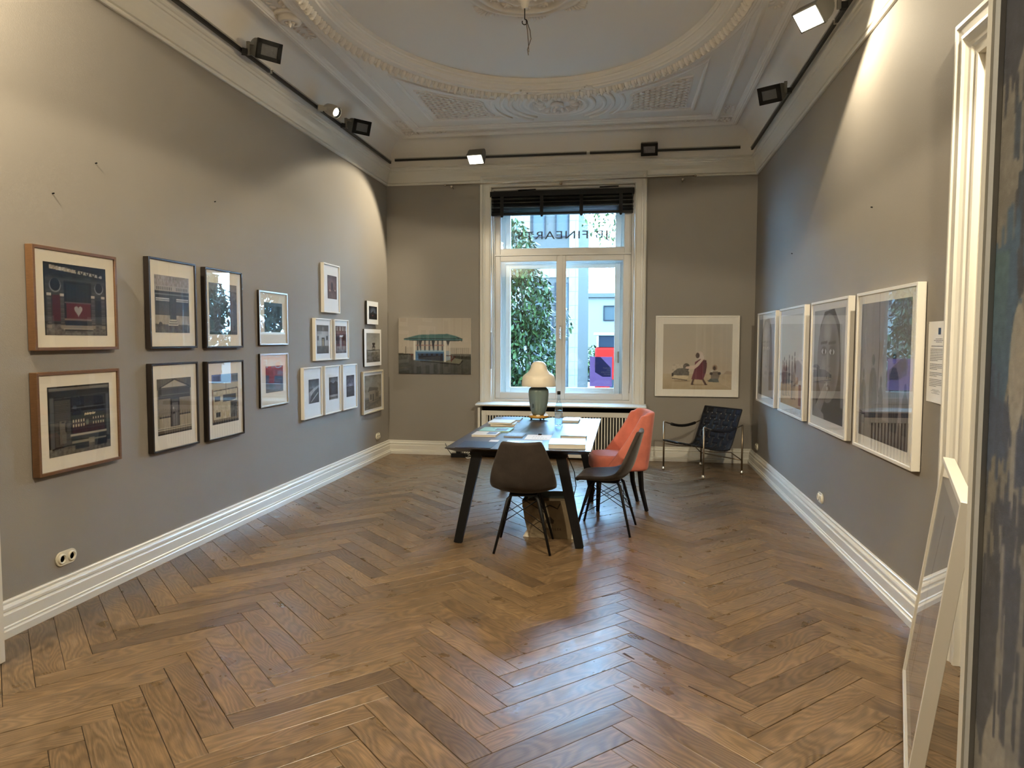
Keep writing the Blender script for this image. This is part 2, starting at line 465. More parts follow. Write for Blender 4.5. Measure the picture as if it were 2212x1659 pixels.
def medallion(o, cx, cy):
    g = MB(); g.lathe([(.43, 0), (.43, -.018), (.415, -.026), (.395, -.02), (.385, -.008), (.35, -.008), (.34, -.03), (.315, -.034), (.30, -.024), (.29, .0), (.0, .0)], 40, (cx, cy, 4.166))
    md = g.build('end_medallion', M_CEIL, o, True)
    lf = MB()
    for k in range(14):
        a = 2 * PI * k / 14
        lf.dome((cx + .20 * math.cos(a), cy + .20 * math.sin(a), 4.16), .058, .026, .034, 8, 3, a)
        lf.dome((cx + .262 * math.cos(a + .26), cy + .262 * math.sin(a + .26), 4.16), .018, .026, .028, 6, 2, a)
    lf.build('leaf_wreath', M_CEIL, md, True)
    b = MB(); b.lathe([(.07, 0), (.075, -.02), (.055, -.032), (.035, -.02), (.022, -.045), (.0, -.052)], 14, (cx, cy, 4.16)); b.build('boss', M_CEIL, md, True)
    for sx in (0, 1):
        a0 = -1.0 + sx * PI; a1 = a0 + 2.0
        for (ra, rb) in ((.50, .545), (.60, .64)):
            t = MB(); t.lathe([(ra, 0), (ra, -.02), (ra + .012, -.026), (rb - .015, -.026), (rb, -.014), (rb, 0)], 20, (cx, cy, 4.166), a0, a1)
            t.build('scroll_arc', M_CEIL, md, True)
def rosette(o):
    cx, cy, z = ECX, ECY, 4.272
    g = MB(); g.lathe([(.50, 0), (.50, -.01), (.47, -.03), (.44, -.03), (.43, -.015), (.40, -.02), (.37, -.05), (.34, -.05), (.335, -.02), (.24, -.03), (.225, -.05), (.205, -.05), (.195, -.025), (.08, -.045), (.07, -.09), (.04, -.11), (.025, -.16), (.0, -.17)], 48, (cx, cy, z))
    r = g.build('centre_rosette', M_CEIL, o, True)
    for k in range(16):
        a = 2 * PI * k / 16
        p = MB(); p.dome((cx + .135 * math.cos(a), cy + .135 * math.sin(a), z - .03), .055, .018, .028, 8, 3, a); p.build('petal', M_CEIL, r, True)
    for k in range(12):
        a = 2 * PI * k / 12 + .1
        p = MB(); p.lathe([(.034, 0), (.036, -.018), (.026, -.024), (.018, -.01), (.012, -.02), (.0, -.022)], 10, (cx + .285 * math.cos(a), cy + .285 * math.sin(a), z - .025)); 
        p.dome((cx + .285 * math.cos(a + .14), cy + .285 * math.sin(a + .14), z - .022), .03, .015, .02, 6, 2, a + 1.2); p.build('scroll', M_CEIL, r, True)
    for k in range(8):
        a = 2 * PI * k / 8 + PI / 8 * 0
        p = MB()
        for j in range(-4, 5):
            t = a + j * .055; rr = .575 - abs(j) * .014
            p.dome((cx + rr * math.cos(t), cy + rr * math.sin(t), z), .052 - abs(j) * .005, .013, .016, 6, 2, t + j * .12)
        p.build('leaf_fan', M_CEIL, r, True)
    hk = MB(); hk.tube([(cx, cy, z - .16), (cx, cy, z - .25)], .004, 6)
    hk.tube([(cx + .02 * math.sin(t), cy, z - .27 + .02 * math.cos(t)) for t in [i * .4 for i in range(14)]], .004, 6)
    hk.build('hook', M_BLACK, r, True)
    wr = MB(); wr.tube([(cx + .01, cy, z - .25), (cx + .04, cy + .01, z - .33), (cx + .05, cy, z - .40), (cx + .02, cy + .02, z - .47), (cx + .03, cy, z - .52)], .0035, 6)
    wr.tube([(cx + .01, cy, z - .26), (cx + .025, cy - .02, z - .35), (cx + .03, cy, z - .44), (cx + .035, cy - .01, z - .50)], .0035, 6)
    wr.build('loose_wire', mat('old_wire', (.12, .09, .06, 1), .6), r, True)
ceiling()

# ------------------------------------------------------------------ herringbone floor
def wood_mat():
    mt = bpy.data.materials.new('oiled_oak'); mt.use_nodes = True; nt = mt.node_tree; bs = nt.nodes['Principled BSDF']
    N = nt.nodes.new; Lk = nt.links.new
    uv = N('ShaderNodeUVMap'); uv.uv_map = 'plank'
    oi = N('ShaderNodeObjectInfo'); ge = N('ShaderNodeNewGeometry')
    ad = N('ShaderNodeMath'); ad.operation = 'ADD'; Lk(oi.outputs['Random'], ad.inputs[0]); Lk(ge.outputs['Random Per Island'], ad.inputs[1])
    fr = N('ShaderNodeMath'); fr.operation = 'FRACT'; Lk(ad.outputs[0], fr.inputs[0])
    mu = N('ShaderNodeMath'); mu.operation = 'MULTIPLY'; mu.inputs[1].default_value = 61.7; Lk(fr.outputs[0], mu.inputs[0])
    cb = N('ShaderNodeCombineXYZ'); Lk(mu.outputs[0], cb.inputs[0]); Lk(mu.outputs[0], cb.inputs[2])
    va = N('ShaderNodeVectorMath'); va.operation = 'ADD'; Lk(uv.outputs[0], va.inputs[0]); Lk(cb.outputs[0], va.inputs[1])
    # cathedral figure
    m1 = N('ShaderNodeMapping'); m1.inputs['Scale'].default_value = (2.2, 9.0, 1); Lk(va.outputs[0], m1.inputs[0])
    n1 = N('ShaderNodeTexNoise'); n1.inputs['Scale'].default_value = 1.0; n1.inputs['Detail'].default_value = .6; Lk(m1.outputs[0], n1.inputs[0])
    s1 = N('ShaderNodeMath'); s1.operation = 'MULTIPLY'; s1.inputs[1].default_value = 95; Lk(n1.outputs[0], s1.inputs[0])
    s2 = N('ShaderNodeMath'); s2.operation = 'SINE'; Lk(s1.outputs[0], s2.inputs[0])
    # fine pores
    m2 = N('ShaderNodeMapping'); m2.inputs['Scale'].default_value = (14, 260, 1); Lk(va.outputs[0], m2.inputs[0])
    n2 = N('ShaderNodeTexNoise'); n2.inputs['Detail'].default_value = 3; n2.inputs['Scale'].default_value = 1; Lk(m2.outputs[0], n2.inputs[0])
    # worn blotches
    m3 = N('ShaderNodeMapping'); m3.inputs['Scale'].default_value = (5, 7, 1); Lk(va.outputs[0], m3.inputs[0])
    n3 = N('ShaderNodeTexNoise'); n3.inputs['Detail'].default_value = 4; n3.inputs['Scale'].default_value = 1; Lk(m3.outputs[0], n3.inputs[0])
    cr = N('ShaderNodeValToRGB'); e = cr.color_ramp.elements
    e[0].position = 0; e[0].color = (.108, .070, .039, 1); e[1].position = 1; e[1].color = (.215, .138, .070, 1)
    for p, c in ((.25, (.157, .100, .052, 1)), (.5, (.180, .114, .058, 1)), (.75, (.165, .108, .059, 1))):
        q = cr.color_ramp.elements.new(p); q.color = c
    Lk(fr.outputs[0], cr.inputs[0])
    def mixval(src, a, b, prev, lo=0.0, hi=1.0):
        mr = N('ShaderNodeMapRange'); mr.inputs[1].default_value = lo; mr.inputs[2].default_value = hi; mr.inputs[3].default_value = a; mr.inputs[4].default_value = b; Lk(src, mr.inputs[0])
        vm = N('ShaderNodeVectorMath'); vm.operation = 'SCALE'; Lk(prev, vm.inputs[0]); Lk(mr.outputs[0], vm.inputs['Scale']); return vm.outputs[0]
    c = mixval(s2.outputs[0], .74, 1.10, cr.outputs[0], -1, 1)
    c = mixval(n2.outputs[0], .78, 1.20, c, .3, .7)
    c = mixval(n3.outputs[0], .80, 1.2, c, .3, .7)
    Lk(c, bs.inputs['Base Color'])
    rr = N('ShaderNodeMapRange'); rr.inputs[1].default_value = .3; rr.inputs[2].default_value = .7; rr.inputs[3].default_value = .26; rr.inputs[4].default_value = .42; Lk(n3.outputs[0], rr.inputs[0]); Lk(rr.outputs[0], bs.inputs['Roughness'])
    bp = N('ShaderNodeBump'); bp.inputs['Strength'].default_value = .10; bp.inputs['Distance'].default_value = .002
    ad2 = N('ShaderNodeMath'); ad2.operation = 'MULTIPLY_ADD'; ad2.inputs[1].default_value = .12; Lk(s2.outputs[0], ad2.inputs[0]); Lk(n2.outputs[0], ad2.inputs[2])
    Lk(ad2.outputs[0], bp.inputs['Height']); Lk(bp.outputs[0], bs.inputs['Normal'])
    bs.inputs['Specular IOR Level'].default_value = .5
    return mt
M_OAK = wood_mat()
def clip_poly(poly, x0, x1, y0, y1):
    def cl(P, f, g):
        out = []
        for i in range(len(P)):
            a, b = P[i - 1], P[i]; fa, fb = f(a), f(b)
            if fa >= 0: 
                if fb < 0: out.append(tuple(a[k] + (b[k] - a[k]) * fa / (fa - fb) for k in (0, 1)))
                else: out.append(b)
            elif fb >= 0: out += [tuple(a[k] + (b[k] - a[k]) * fa / (fa - fb) for k in (0, 1)), b]
        return out
    for f in (lambda p: p[0] - x0, lambda p: x1 - p[0], lambda p: p[1] - y0, lambda p: y1 - p[1]):
        poly = cl(poly, f, None)
        if len(poly) < 3: return []
    return poly
def floor():
    base = MB().box(-4.3, B + 0.5, -3.5, D + 0.35, -0.08, -0.006).build('floor', mat('dark_joint', (.02, .013, .008, 1), .8))
    struct(base, 'oak herringbone parquet floor with worn planks and dark joints')
    PL, PW = .7425, .122; R2 = math.sqrt(2)
    X0, Y0 = -1.0 - PL / R2, 3.263 - PL / R2
    tow = lambda u, v: (X0 + (u - v) / R2, Y0 + (u + v) / R2)
    planks = []
    for m_ in range(-6, 6):
        tu, tv = m_ * (PW + PL), m_ * (PW - PL)
        for k in range(-60, 80):
            for typ in (0, 1):
                g = random.uniform(.0006, .0016)
                if typ == 0: u0, u1, v0, v1 = k * PW, k * PW + PL, k * PW, (k + 1) * PW
                else: u0, u1, v0, v1 = k * PW + PL, (k + 1) * PW + PL, (k + 1) * PW - PL, (k + 1) * PW
                u0 += tu; u1 += tu; v0 += tv; v1 += tv
                cu_, cv_ = (u0 + u1) / 2, (v0 + v1) / 2; cx, cy = tow(cu_, cv_)
                if not (-A - .5 < cx < B + .5 and 1.0 < cy < D + .5): continue
                ang = PI / 4 if typ == 0 else -PI / 4      # plank direction in the room
                planks.append((cx, cy, ang))
    W2, L2 = PW / 2, PL / 2
    def local_poly(g): return [(-L2 + g, -W2 + g), (L2 - g, -W2 + g), (L2 - g, W2 - g), (-L2 + g, W2 - g)]
    def plank_mesh(poly, name):
        me = bpy.data.meshes.new(name); n = len(poly)
        cx = sum(p[0] for p in poly) / n; cy = sum(p[1] for p in poly) / n
        ins = [(p[0] - math.copysign(.0012, p[0] - cx), p[1] - math.copysign(.0012, p[1] - cy)) for p in poly]
        vs = [(p[0], p[1], -.008) for p in poly] + [(p[0], p[1], -.0012) for p in poly] + [(p[0], p[1], 0) for p in ins]
        fs = [(i, (i + 1) % n, n + (i + 1) % n, n + i) for i in range(n)] + [(n + i, n + (i + 1) % n, 2 * n + (i + 1) % n, 2 * n + i) for i in range(n)] + [tuple(range(2 * n, 3 * n))]
        return vs, fs
    shared = []
    for i in range(4):
        vs, fs = plank_mesh(local_poly(.0007 + .00035 * i), 'plank'); me = bpy.data.meshes.new('plank'); me.from_pydata(vs, [], fs); 
        uvl = me.uv_layers.new(name='plank')
        for l in me.loops: v = vs[l.vertex_index]; uvl.data[l.index].uv = (v[0], v[1])
        me.materials.append(M_OAK); shared.append(me)
    cand = []
    for (cx, cy, ang) in planks:
        ca, sa = math.cos(ang), math.sin(ang)
        wp = [(cx + x * ca - y * sa, cy + x * sa + y * ca) for x, y in local_poly(.001)]
        cp = clip_poly(wp, -A + .001, B - .001, 1.35, D - .001)
        if not cp: continue
        area = abs(sum(cp[i - 1][0] * cp[i][1] - cp[i][0] * cp[i - 1][1] for i in range(len(cp)))) / 2
        if area < 2e-4: continue
        d = (Vector((cx, cy, 0)) - Vector((0, 0, 1.55))); px = d.dot(r2) / d.dot(fw); py = d.dot(u2) / d.dot(fw)
        vis = d.dot(fw) > .5 and abs(px) < 1250 / 1550 and -py < 1000 / 1550
        cand.append((0 if vis else 1, -area / d.length ** 3 if vis else d.length, cx, cy, ang, cp, area))
    cand.sort(key=lambda c: c[:2])
    for (ax_, ay_), (bx_, by_), wd in (((-.123, 4.29), (-.013, 4.381), .010), ((.009, 3.516), (.061, 3.457), .014), ((.298, 3.22), (.516, 3.017), .007)):
        MB().bar((ax_, ay_, .0002), (bx_, by_, .0002), wd, .0008, wd * .4, .0008).build('splintered_gap', mat('splinter_shadow', (.03, .015, .006, 1), .8), base)
    rest_v, rest_f, rest_uv = [], [], []
    for i, (_, _, cx, cy, ang, cp, area) in enumerate(cand):
        ca, sa = math.cos(ang), math.sin(ang); full = area > (PL - .0025) * (PW - .0025)
        zz = random.uniform(-.0012, .0006)
        if i < 300:
            if full: me = shared[random.randrange(4)]
            else:
                lp = [((x - cx) * ca + (y - cy) * sa, -(x - cx) * sa + (y - cy) * ca) for x, y in cp]
                vs, fs = plank_mesh(lp, 'plank'); me = bpy.data.meshes.new('plank'); me.from_pydata(vs, [], fs)
                uvl = me.uv_layers.new(name='plank')
                for l in me.loops: v = vs[l.vertex_index]; uvl.data[l.index].uv = (v[0], v[1])
                me.materials.append(M_OAK)
            o = ob('plank', me, None, base); o.location = (cx, cy, zz)
            o.rotation_euler = (0, 0, ang + (PI if random.random() < .5 and full else 0))
        else:
            lp = [((x - cx) * ca + (y - cy) * sa, -(x - cx) * sa + (y - cy) * ca) for x, y in cp]
            vs, fs = plank_mesh(lp, 'plank'); n = len(rest_v)
            rest_v += [(cx + x * ca - y * sa, cy + x * sa + y * ca, z + zz) for x, y, z in vs]; rest_uv += [(x, y) for x, y, z in vs]
            rest_f += [tuple(j + n for j in f) for f in fs]
    if rest_v:
        me = bpy.data.meshes.new('plank_field'); me.from_pydata(rest_v, [], rest_f); uvl = me.uv_layers.new(name='plank')
        for l in me.loops: uvl.data[l.index].uv = rest_uv[l.vertex_index]
        o = ob('plank_field', me, M_OAK, base); o['kind'] = 'stuff'
floor()
# ------------------------------------------------------------------ tall double window
def frame4(mb, x0, x1, z0, z1, y0, y1, l, r, b, t):
    mb.box(x0, x0 + l, y0, y1, z0, z1); mb.box(x1 - r, x1, y0, y1, z0, z1)
    mb.box(x0 + l, x1 - r, y0, y1, z0, z0 + b); mb.box(x0 + l, x1 - r, y0, y1, z1 - t, z1); return mb
def translucent(name, col):
    mt = mat(name, col, .5); nt = mt.node_tree; bs = nt.nodes['Principled BSDF']
    t = nt.nodes.new('ShaderNodeBsdfTranslucent'); t.inputs[0].default_value = col; mx = nt.nodes.new('ShaderNodeMixShader'); mx.inputs[0].default_value = .6
    nt.links.new(bs.outputs[0], mx.inputs[1]); nt.links.new(t.outputs[0], mx.inputs[2]); nt.links.new(mx.outputs[0], nt.nodes['Material Output'].inputs[0]); return mt
def window():
    w = thing('window_1', 'tall white double window with a transom pane above two casements', 'window', (0, 0, 0))
    struct(w); del w['category']
    # moulded casing on the room side
    prof = [(0, 0), (0, .045), (.012, .055), (.028, .058), (.040, .05), (.048, .04), (.058, .04), (.066, .032), (.120, .028), (.135, .034), (.147, .03), (.152, .02), (.152, 0)]
    x0, x1, zt = -1.905, .247, 3.685
    loops = []
    for (o, p) in prof: loops.append([(x0 + o, D - p, .70), (x0 + o, D - p, zt - o), (x1 - o, D - p, zt - o), (x1 - o, D - p, .70)])
    bb = MB().loops(loops, close=False).build('casing', M_TRIM, w)
    # reveal lining between inner and outer sashes
    rv = MB()
    rv.box(-1.756, -1.735, D - .005, D + .36, .70, 3.52); rv.box(.085, .105, D - .005, D + .36, .70, 3.52)
    rv.box(-1.735, .085, D - .005, D + .36, 3.50, 3.525); rv.box(-1.735, .085, D + .0, D + .36, .69, .735)
    rv.build('reveal', M_WIN, w)
    fr = frame4(MB(), -1.735, .085, .735, 3.50, D + .03, D + .085, .018, .03, .03, .22)
    fr.box(-1.717, .055, D + .03, D + .085, 2.655, 2.675)
    fr.build('frame', M_WIN, w)
    def sash(nm, x0, x1, z0, z1, y, l, r, b, t, dep=.045):
        s = frame4(MB(), x0, x1, z0, z1, y, y + dep, l, r, b, t).build(nm, M_WIN, w); bevel(s, .004, 1)
        g = MB().box(x0 + l, x1 - r, y + dep * .5, y + dep * .5 + .004, z0 + b, z1 - t); g.build('pane', M_PANE, s)
        lip = frame4(MB(), x0 + l - .001, x1 - r + .001, z0 + b - .001, z1 - t + .001, y + .006, y + .018, .008, .008, .008, .008).build('glazing_bead', M_WIN, s)
        return s
    yi = D + .055
    s1 = sash('casement_sash', -1.717, -.845, .768, 2.655, yi, .066, .055, .078, .068)
    s2 = sash('casement_sash', -.843, .055, .768, 2.655, yi, .058, .09, .078, .068)
    s3 = sash('transom_sash', -1.717, .055, 2.675, 3.30, yi, .066, .083, .07, .06)
    MB().box(-.862, -.826, yi - .012, yi, .768, 2.655).build('meeting_stile', M_WIN, w)
    # handle
    h = MB(); h.box(-.860, -.832, yi - .022, yi - .012, 1.60, 1.74); h.box(-.852, -.840, yi - .05, yi - .022, 1.70, 1.715); h.box(-.855, -.837, yi - .062, yi - .046, 1.56, 1.725)
    bevel(h.build('handle', M_CHROME, w), .004)
    for (x, z) in ((-1.60, 2.668), (-.85, 2.668), (-.10, 2.668)):
        MB().tube([(x - .04, yi - .012, z), (x + .04, yi - .012, z)], .008, 8).build('hinge', M_WIN, w, True)
    for z in (.95, 1.7, 2.45):
        MB().tube([(-1.722, yi - .012, z - .04), (-1.722, yi - .012, z + .04)], .008, 8).build('hinge', M_WIN, w, True)
        MB().tube([(.06, yi - .012, z - .04), (.06, yi - .012, z + .04)], .008, 8).build('hinge', M_WIN, w, True)
    # outer window
    yo = D + .29
    of = frame4(MB(), -1.735, .085, .735, 3.50, yo, yo + .07, .12, .16, .10, .12)
    of.box(-1.615, -.075, yo, yo + .07, 2.56, 2.73); of.build('outer_frame', M_WIN, w)
    def osash(x0, x1, z0, z1, l, r, b, t):
        s = frame4(MB(), x0, x1, z0, z1, yo - .02, yo + .03, l, r, b, t).build('outer_sash', M_WIN, w); bevel(s, .004, 1)
        MB().box(x0 + l, x1 - r, yo, yo + .004, z0 + b, z1 - t).build('pane', M_PANE, s); return s
    osash(-1.615, -.85, .82, 2.57, .065, .05, .09, .06); osash(-.848, -.075, .82, 2.57, .05, .075, .09, .06); osash(-1.615, -.075, 2.73, 3.40, .065, .075, .05, .06)
    hh = MB().box(-.100, -.085, yo - .05, yo - .02, 1.25, 1.40).build('outer_handle', M_CHROME, w)
    # sill
    sl = MB().prism([(D + .06, .735), (D - .20, .715), (D - .215, .708), (D - .22, .70), (D - .215, .69), (D - .20, .685), (D + .0, .685), (D + .0, .70), (D + .06, .70)], 'x', -1.935, .272).build('sill', M_TRIM, w); bevel(sl, .003, 1)
    # vinyl lettering on the outer transom pane, readable from the street
    ink = mat('grey_blue_vinyl', (.010, .014, .026, 1), .5)
    tx = text('lettering', 'JB FINEARTS', .15, ink, w, (-.85, yo - .004, 2.945), (PI / 2, 0, PI), space=1.12); tx.scale = (1.36, 1, 1)
    tx['label'] = 'dark vinyl letters on the transom glass, mirrored from inside'
    # poster
    po = MB().box(-.470, -.174, yo + .012, yo + .014, .93, 1.327).build('poster', translucent('purple_poster', (.28, .19, .30, 1)), None)
    tag(po, 'purple exhibition poster stuck to the lower corner of the window', 'poster')
    MB().add([(-.40, yo + .0115, 1.327), (-.40, yo + .0115, 1.12), (-.30, yo + .0115, 1.06), (-.19, yo + .0115, 1.06), (-.19, yo + .0115, 1.18), (-.33, yo + .0115, 1.327)], [(0, 1, 2, 3, 4, 5)]).build('printed_shape', translucent('poster_blue', (.06, .075, .20, 1)), po)
    tm = translucent('poster_white', (.36, .32, .30, 1))
    for i, t in enumerate(('KUNST', 'AM', 'ROTHEN', 'BAUM')):
        text('print_line', t, .030, tm, po, (-.20, yo + .0105, 1.175 - i * .028), (PI / 2, 0, PI), align='LEFT')
    for i in range(3):
        text('print_line', ('STAND 12', 'GALERIE', 'EINTRITT FREI')[i], .013, tm, po, (-.20, yo + .0105, 1.02 - i * .025), (PI / 2, 0, PI), align='LEFT')
    tr = MB()
    for k in range(7):
        a = PI / 2 + (k - 3) * .38; c0 = Vector((-.40, yo + .0105, 1.22)); 
        tr.bar(c0, c0 + Vector((math.cos(a), 0, math.sin(a))) * .05, .003, .001)
    tr.bar((-.40, yo + .0105, 1.16), (-.40, yo + .0105, 1.22), .004, .001); tr.build('tree_emblem', tm, po)
window()

def blind():
    b = thing('venetian_blind', 'black wooden slat blind pulled up at the top of the window', 'blind', (-.84, D - .02, 3.17))
    mb = mat('black_blind_wood', (.004, .005, .007, 1), .45, spec=.2)
    bevel(MB().box(-.928, .928, -.05, .03, .235, .305).build('headrail', mb, b), .004)
    sm = MB().prism([(-.035, 0), (-.02, .004), (.0, .005), (.02, .004), (.035, 0), (.02, .0015), (-.02, .0015)], 'x', -.915, .915).mesh('slat'); sm.materials.append(mb)
    for i in range(15):
        s = ob('slat', sm, None, b); s.location = (random.uniform(-.003, .003), -.005 + random.uniform(-.003, .003), .035 + i * .0135); s.rotation_euler = (random.uniform(-.12, .12), 0, 0)
    bevel(MB().box(-.915, .915, -.038, .03, .0, .028).build('bottom_rail', mb, b), .004)
    tp = mat('black_tape', (.004, .004, .005, 1), .8)
    for x in (-.77, -.25, .26, .76):
        t = MB().box(x - .022, x + .022, -.052, -.042, -.005, .235); t.tube([(x, -.045, -.012), (x, -.03, -.012)], .018, 8); t.build('ladder_tape', tp, b)
    cd = MB(); cd.tube([(-.91, -.055, .24), (-.905, -.06, -.6), (-.90, -.05, -1.1), (-.91, -.05, -1.5)], .0025, 5); cd.tube([(-.91, -.05, -1.52), (-.91, -.05, -2.0)], .009, 6); cd.build('cord', mat('grey_cord', (.3, .3, .3, 1), .7), b)
    c2 = MB(); c2.tube([(.905, -.05, .24), (.90, -.055, -.6), (.905, -.05, -1.2), (.895, -.06, -1.7), (.90, -.05, -2.15), (.89, -.055, -2.3)], .003, 5); c2.build('cord', MATS['black_tape'], b)
    for x0, x1, z in ((-.56, -.33, .318), (.49, .73, .33)):
        q = MB(); q.tube([(x0, -.02, z), (x1, -.02, z + .005)], .008, 6); q.build('tilt_rod', mb, b)
blind()
def rod():
    r = thing('curtain_rod', 'thin nickel curtain rod mounted above the window blind', 'curtain rod', (-.77, D - .1, 3.57))
    MB().tube([(-1.58, 0, .0), (1.59, 0, .018)], .008, 10).build('rod', M_CHROME, r, True)
    for x in (-1.50, -.07, 1.45):
        q = MB(); q.tube([(x, .1, -.03), (x, .0, -.018)], .007, 8); q.lathe([(0, -.02), (.016, -.016), (.022, 0), (.016, .016), (0, .02)], 12, (x, -.002, -.022)); q.build('bracket', M_CHROME, r, True)
    for x in (-1.59, 1.60):
        q = MB(); q.lathe([(0, -.016), (.014, -.01), (.016, 0), (.014, .01), (0, .016)], 10, (x, 0, .0 if x < 0 else .018)); q.build('finial', M_CHROME, r, True)
rod()

def radiator():
    r = thing('radiator_cover', 'white slatted radiator cover below the window sill', 'radiator cover', (-.83, D, 0))
    y1 = -.19
    MB().box(-1.075, -1.045, -.19, 0, 0, .665).build('side_panel', M_TRIM, r); MB().box(1.07, 1.10, -.19, 0, 0, .665).build('side_panel', M_TRIM, r)
    f = frame4(MB(), -1.028, 1.065, .03, .625, -.185, -.160, .065, .065, .045, .062).build('front_frame', M_TRIM, r); bevel(f, .003, 1)
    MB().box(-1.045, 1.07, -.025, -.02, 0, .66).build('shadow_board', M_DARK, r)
    n = 53; x0, x1 = -.953, .990
    sm = MB(); sm.prism([(-.0095, -.006), (-.006, -.011), (.006, -.011), (.0095, -.006), (.0095, .006), (-.0095, .006)], 'z', .075, .563)
    me = sm.mesh('slat'); me.materials.append(M_TRIM)
    for i in range(n):
        s = ob('slat', me, None, r); s.location = (x0 + (x1 - x0) * i / (n - 1), -.165, 0)
    rb = MB()
    for i in range(30): rb.box(-.95 + i * .064, -.95 + i * .064 + .03, -.13, -.03, .10, .55)
    rb.build('radiator_ribs', mat('old_radiator', (.03, .03, .028, 1), .6), r)
radiator()

# ------------------------------------------------------------------ light tracks and spotlights
WARM = (1.0, .86, .62)
M_HEAD = mat('warm_grey_fixture', (.16, .155, .14, 1), .45)
M_SPOTW = mat('cream_fixture', (.42, .39, .32, 1), .4)
M_LAMPON = mat('lit_lamp_glass', (1, 1, 1, 1), .3, emit=(1, .93, .70, 1), estr=14)
M_LAMPOFF = mat('unlit_lamp_glass', (.16, .17, .19, 1), .12, metal=.5, bump=.4, bscale=30)
def tracks():
    rail = mat('black_track', (.008, .008, .007, 1), .4)
    gap = mat('white_track_joint', (.4, .38, .34, 1), .5)
    def t(label, p, q, joints, n):
        o = thing('lighting_track', label, 'light track', tuple((Vector(p) + Vector(q)) / 2), 0, 'lighting tracks along the cornice')
        c = (Vector(p) + Vector(q)) / 2
        d = Vector(q) - Vector(p); L_ = d.length; d.normalize(); n = Vector(n)
        cuts = [0] + sorted(joints) + [L_]
        for a, b in zip(cuts[:-1], cuts[1:]):
            mb = MB(); mb.bar(Vector(p) - c + d * (a + .02), Vector(p) - c + d * (b - .02), .022, .026); mb.build('rail_segment', rail, o)
            mb = MB(); mb.bar(Vector(p) - c + d * (a + .02) + Vector((0, 0, .018)) - n * .0, Vector(p) - c + d * (b - .02) + Vector((0, 0, .018)) - n * .0, .034, .012); mb.build('rail_back', gap, o)
        for a in joints:
            mb = MB(); mb.bar(Vector(p) - c + d * (a - .02), Vector(p) - c + d * (a + .02), .02, .02); mb.build('joint', gap, o)
    t('black lighting track above the small photographs', (-A + .105, 2.1, 3.875), (-A + .105, D - .12, 3.875), [3.9], (1, 0, 0))
    t('black lighting track above the four large photographs', (B - .105, 2.1, 3.875), (B - .105, D - .14, 3.875), [3.6], (-1, 0, 0))
    t('black lighting track above the window', (-A + .15, D - .15, 3.90), (B - .22, D - .15, 3.90), [2.55], (0, -1, 0))
tracks()
def aim_rot(d):
    return Vector(d).normalized().to_track_quat('-Z', 'Y').to_euler()
def flood(label, mount, head, aim, lit, power=0.0, cone=120, blend=.25, axis=None):
    o = thing('flood_spotlight', label, 'spotlight', mount, 0, 'track spotlights')
    mt = Vector(mount); hd = Vector(head) - mt; d = (Vector(aim) - Vector(head)).normalized()
    # arm: black adapter, grey elbow
    side = Vector((hd.x, hd.y, 0)).normalized() if Vector((hd.x, hd.y, 0)).length > 1e-3 else Vector((0, -1, 0))
    ad = MB(); ad.bar(side * .014, side * .055, .04, .045); ad.build('adapter', M_BLACK, o)
    el = MB(); e0 = side * .055; e1 = e0 + Vector((0, 0, .07)); e2 = Vector((hd.x, hd.y, .07)) if abs(hd.z) < .1 else hd
    el.bar(e0 + side * .012 + Vector((0, 0, -.02)), e0 + side * .012 + Vector((0, 0, .085)), .026, .022); el.bar(e0 + Vector((0, 0, .075)), hd + Vector((0, 0, .03)), .02, .02); el.build('arm', M_HEAD, o)
    # head in its own axes: front along d
    z_ = Vector((0, 0, 1)); w_ = d.cross(z_); w_.normalize(); v_ = w_.cross(d)
    T = lambda a, b, c: hd + w_ * a + v_ * b + d * c
    W_, H_ = .098, .072
    body = MB(); prof = [(-H_, .0), (-H_, .05), (H_, .05), (H_, -.0)] 
    arc = [(H_ * math.cos(t), -.115 * math.sin(t)) for t in [PI * k / 10 for k in range(11)]]
    poly = [(-H_, .045)] + [(-b, c) for b, c in arc] + [(H_, .045)]
    vs = [T(-W_, b, c) for b, c in poly] + [T(W_, b, c) for b, c in poly]; n = len(poly)
    body.add(vs, [tuple(range(n)), tuple(range(n, 2 * n))[::-1]] + [(i, i + n, i + 1 + n, i + 1) for i in range(n - 1)])
    bo = body.build('housing', M_HEAD, o); smooth_by_angle(bo, 35)
    bz = MB()
    for (a0, a1, b0, b1) in ((-W_ - .004, W_ + .004, H_ - .03, H_ + .004), (-W_ - .004, W_ + .004, -H_ - .004, -H_ + .03), (-W_ - .004, -W_ + .028, -H_, H_), (W_ - .028, W_ + .004, -H_, H_)):
        vs = [T(a, b, c) for c in (.03, .058) for (a, b) in ((a0, b0), (a1, b0), (a1, b1), (a0, b1))]
        bz.add(vs, [(3, 2, 1, 0), (4, 5, 6, 7), (0, 1, 5, 4), (1, 2, 6, 5), (2, 3, 7, 6), (3, 0, 4, 7)])
    bz.build('bezel', M_BLACK if not lit else M_HEAD, o)
    g = MB(); gw, gh = (W_ - .028, H_ - .03) if not lit else (W_ - .006, H_ - .008); gz = .048 if not lit else .060
    g.add([T(-gw, -gh, gz), T(gw, -gh, gz), T(gw, gh, gz), T(-gw, gh, gz)], [(0, 1, 2, 3)])
    g.build('lamp_glass', M_LAMPON if lit else M_LAMPOFF, o)
    if lit: spot(o, hd + d * .075 + (Vector(axis).normalized() * .07 if axis else Vector()), axis or d, power, cone, blend, .05)
    return o
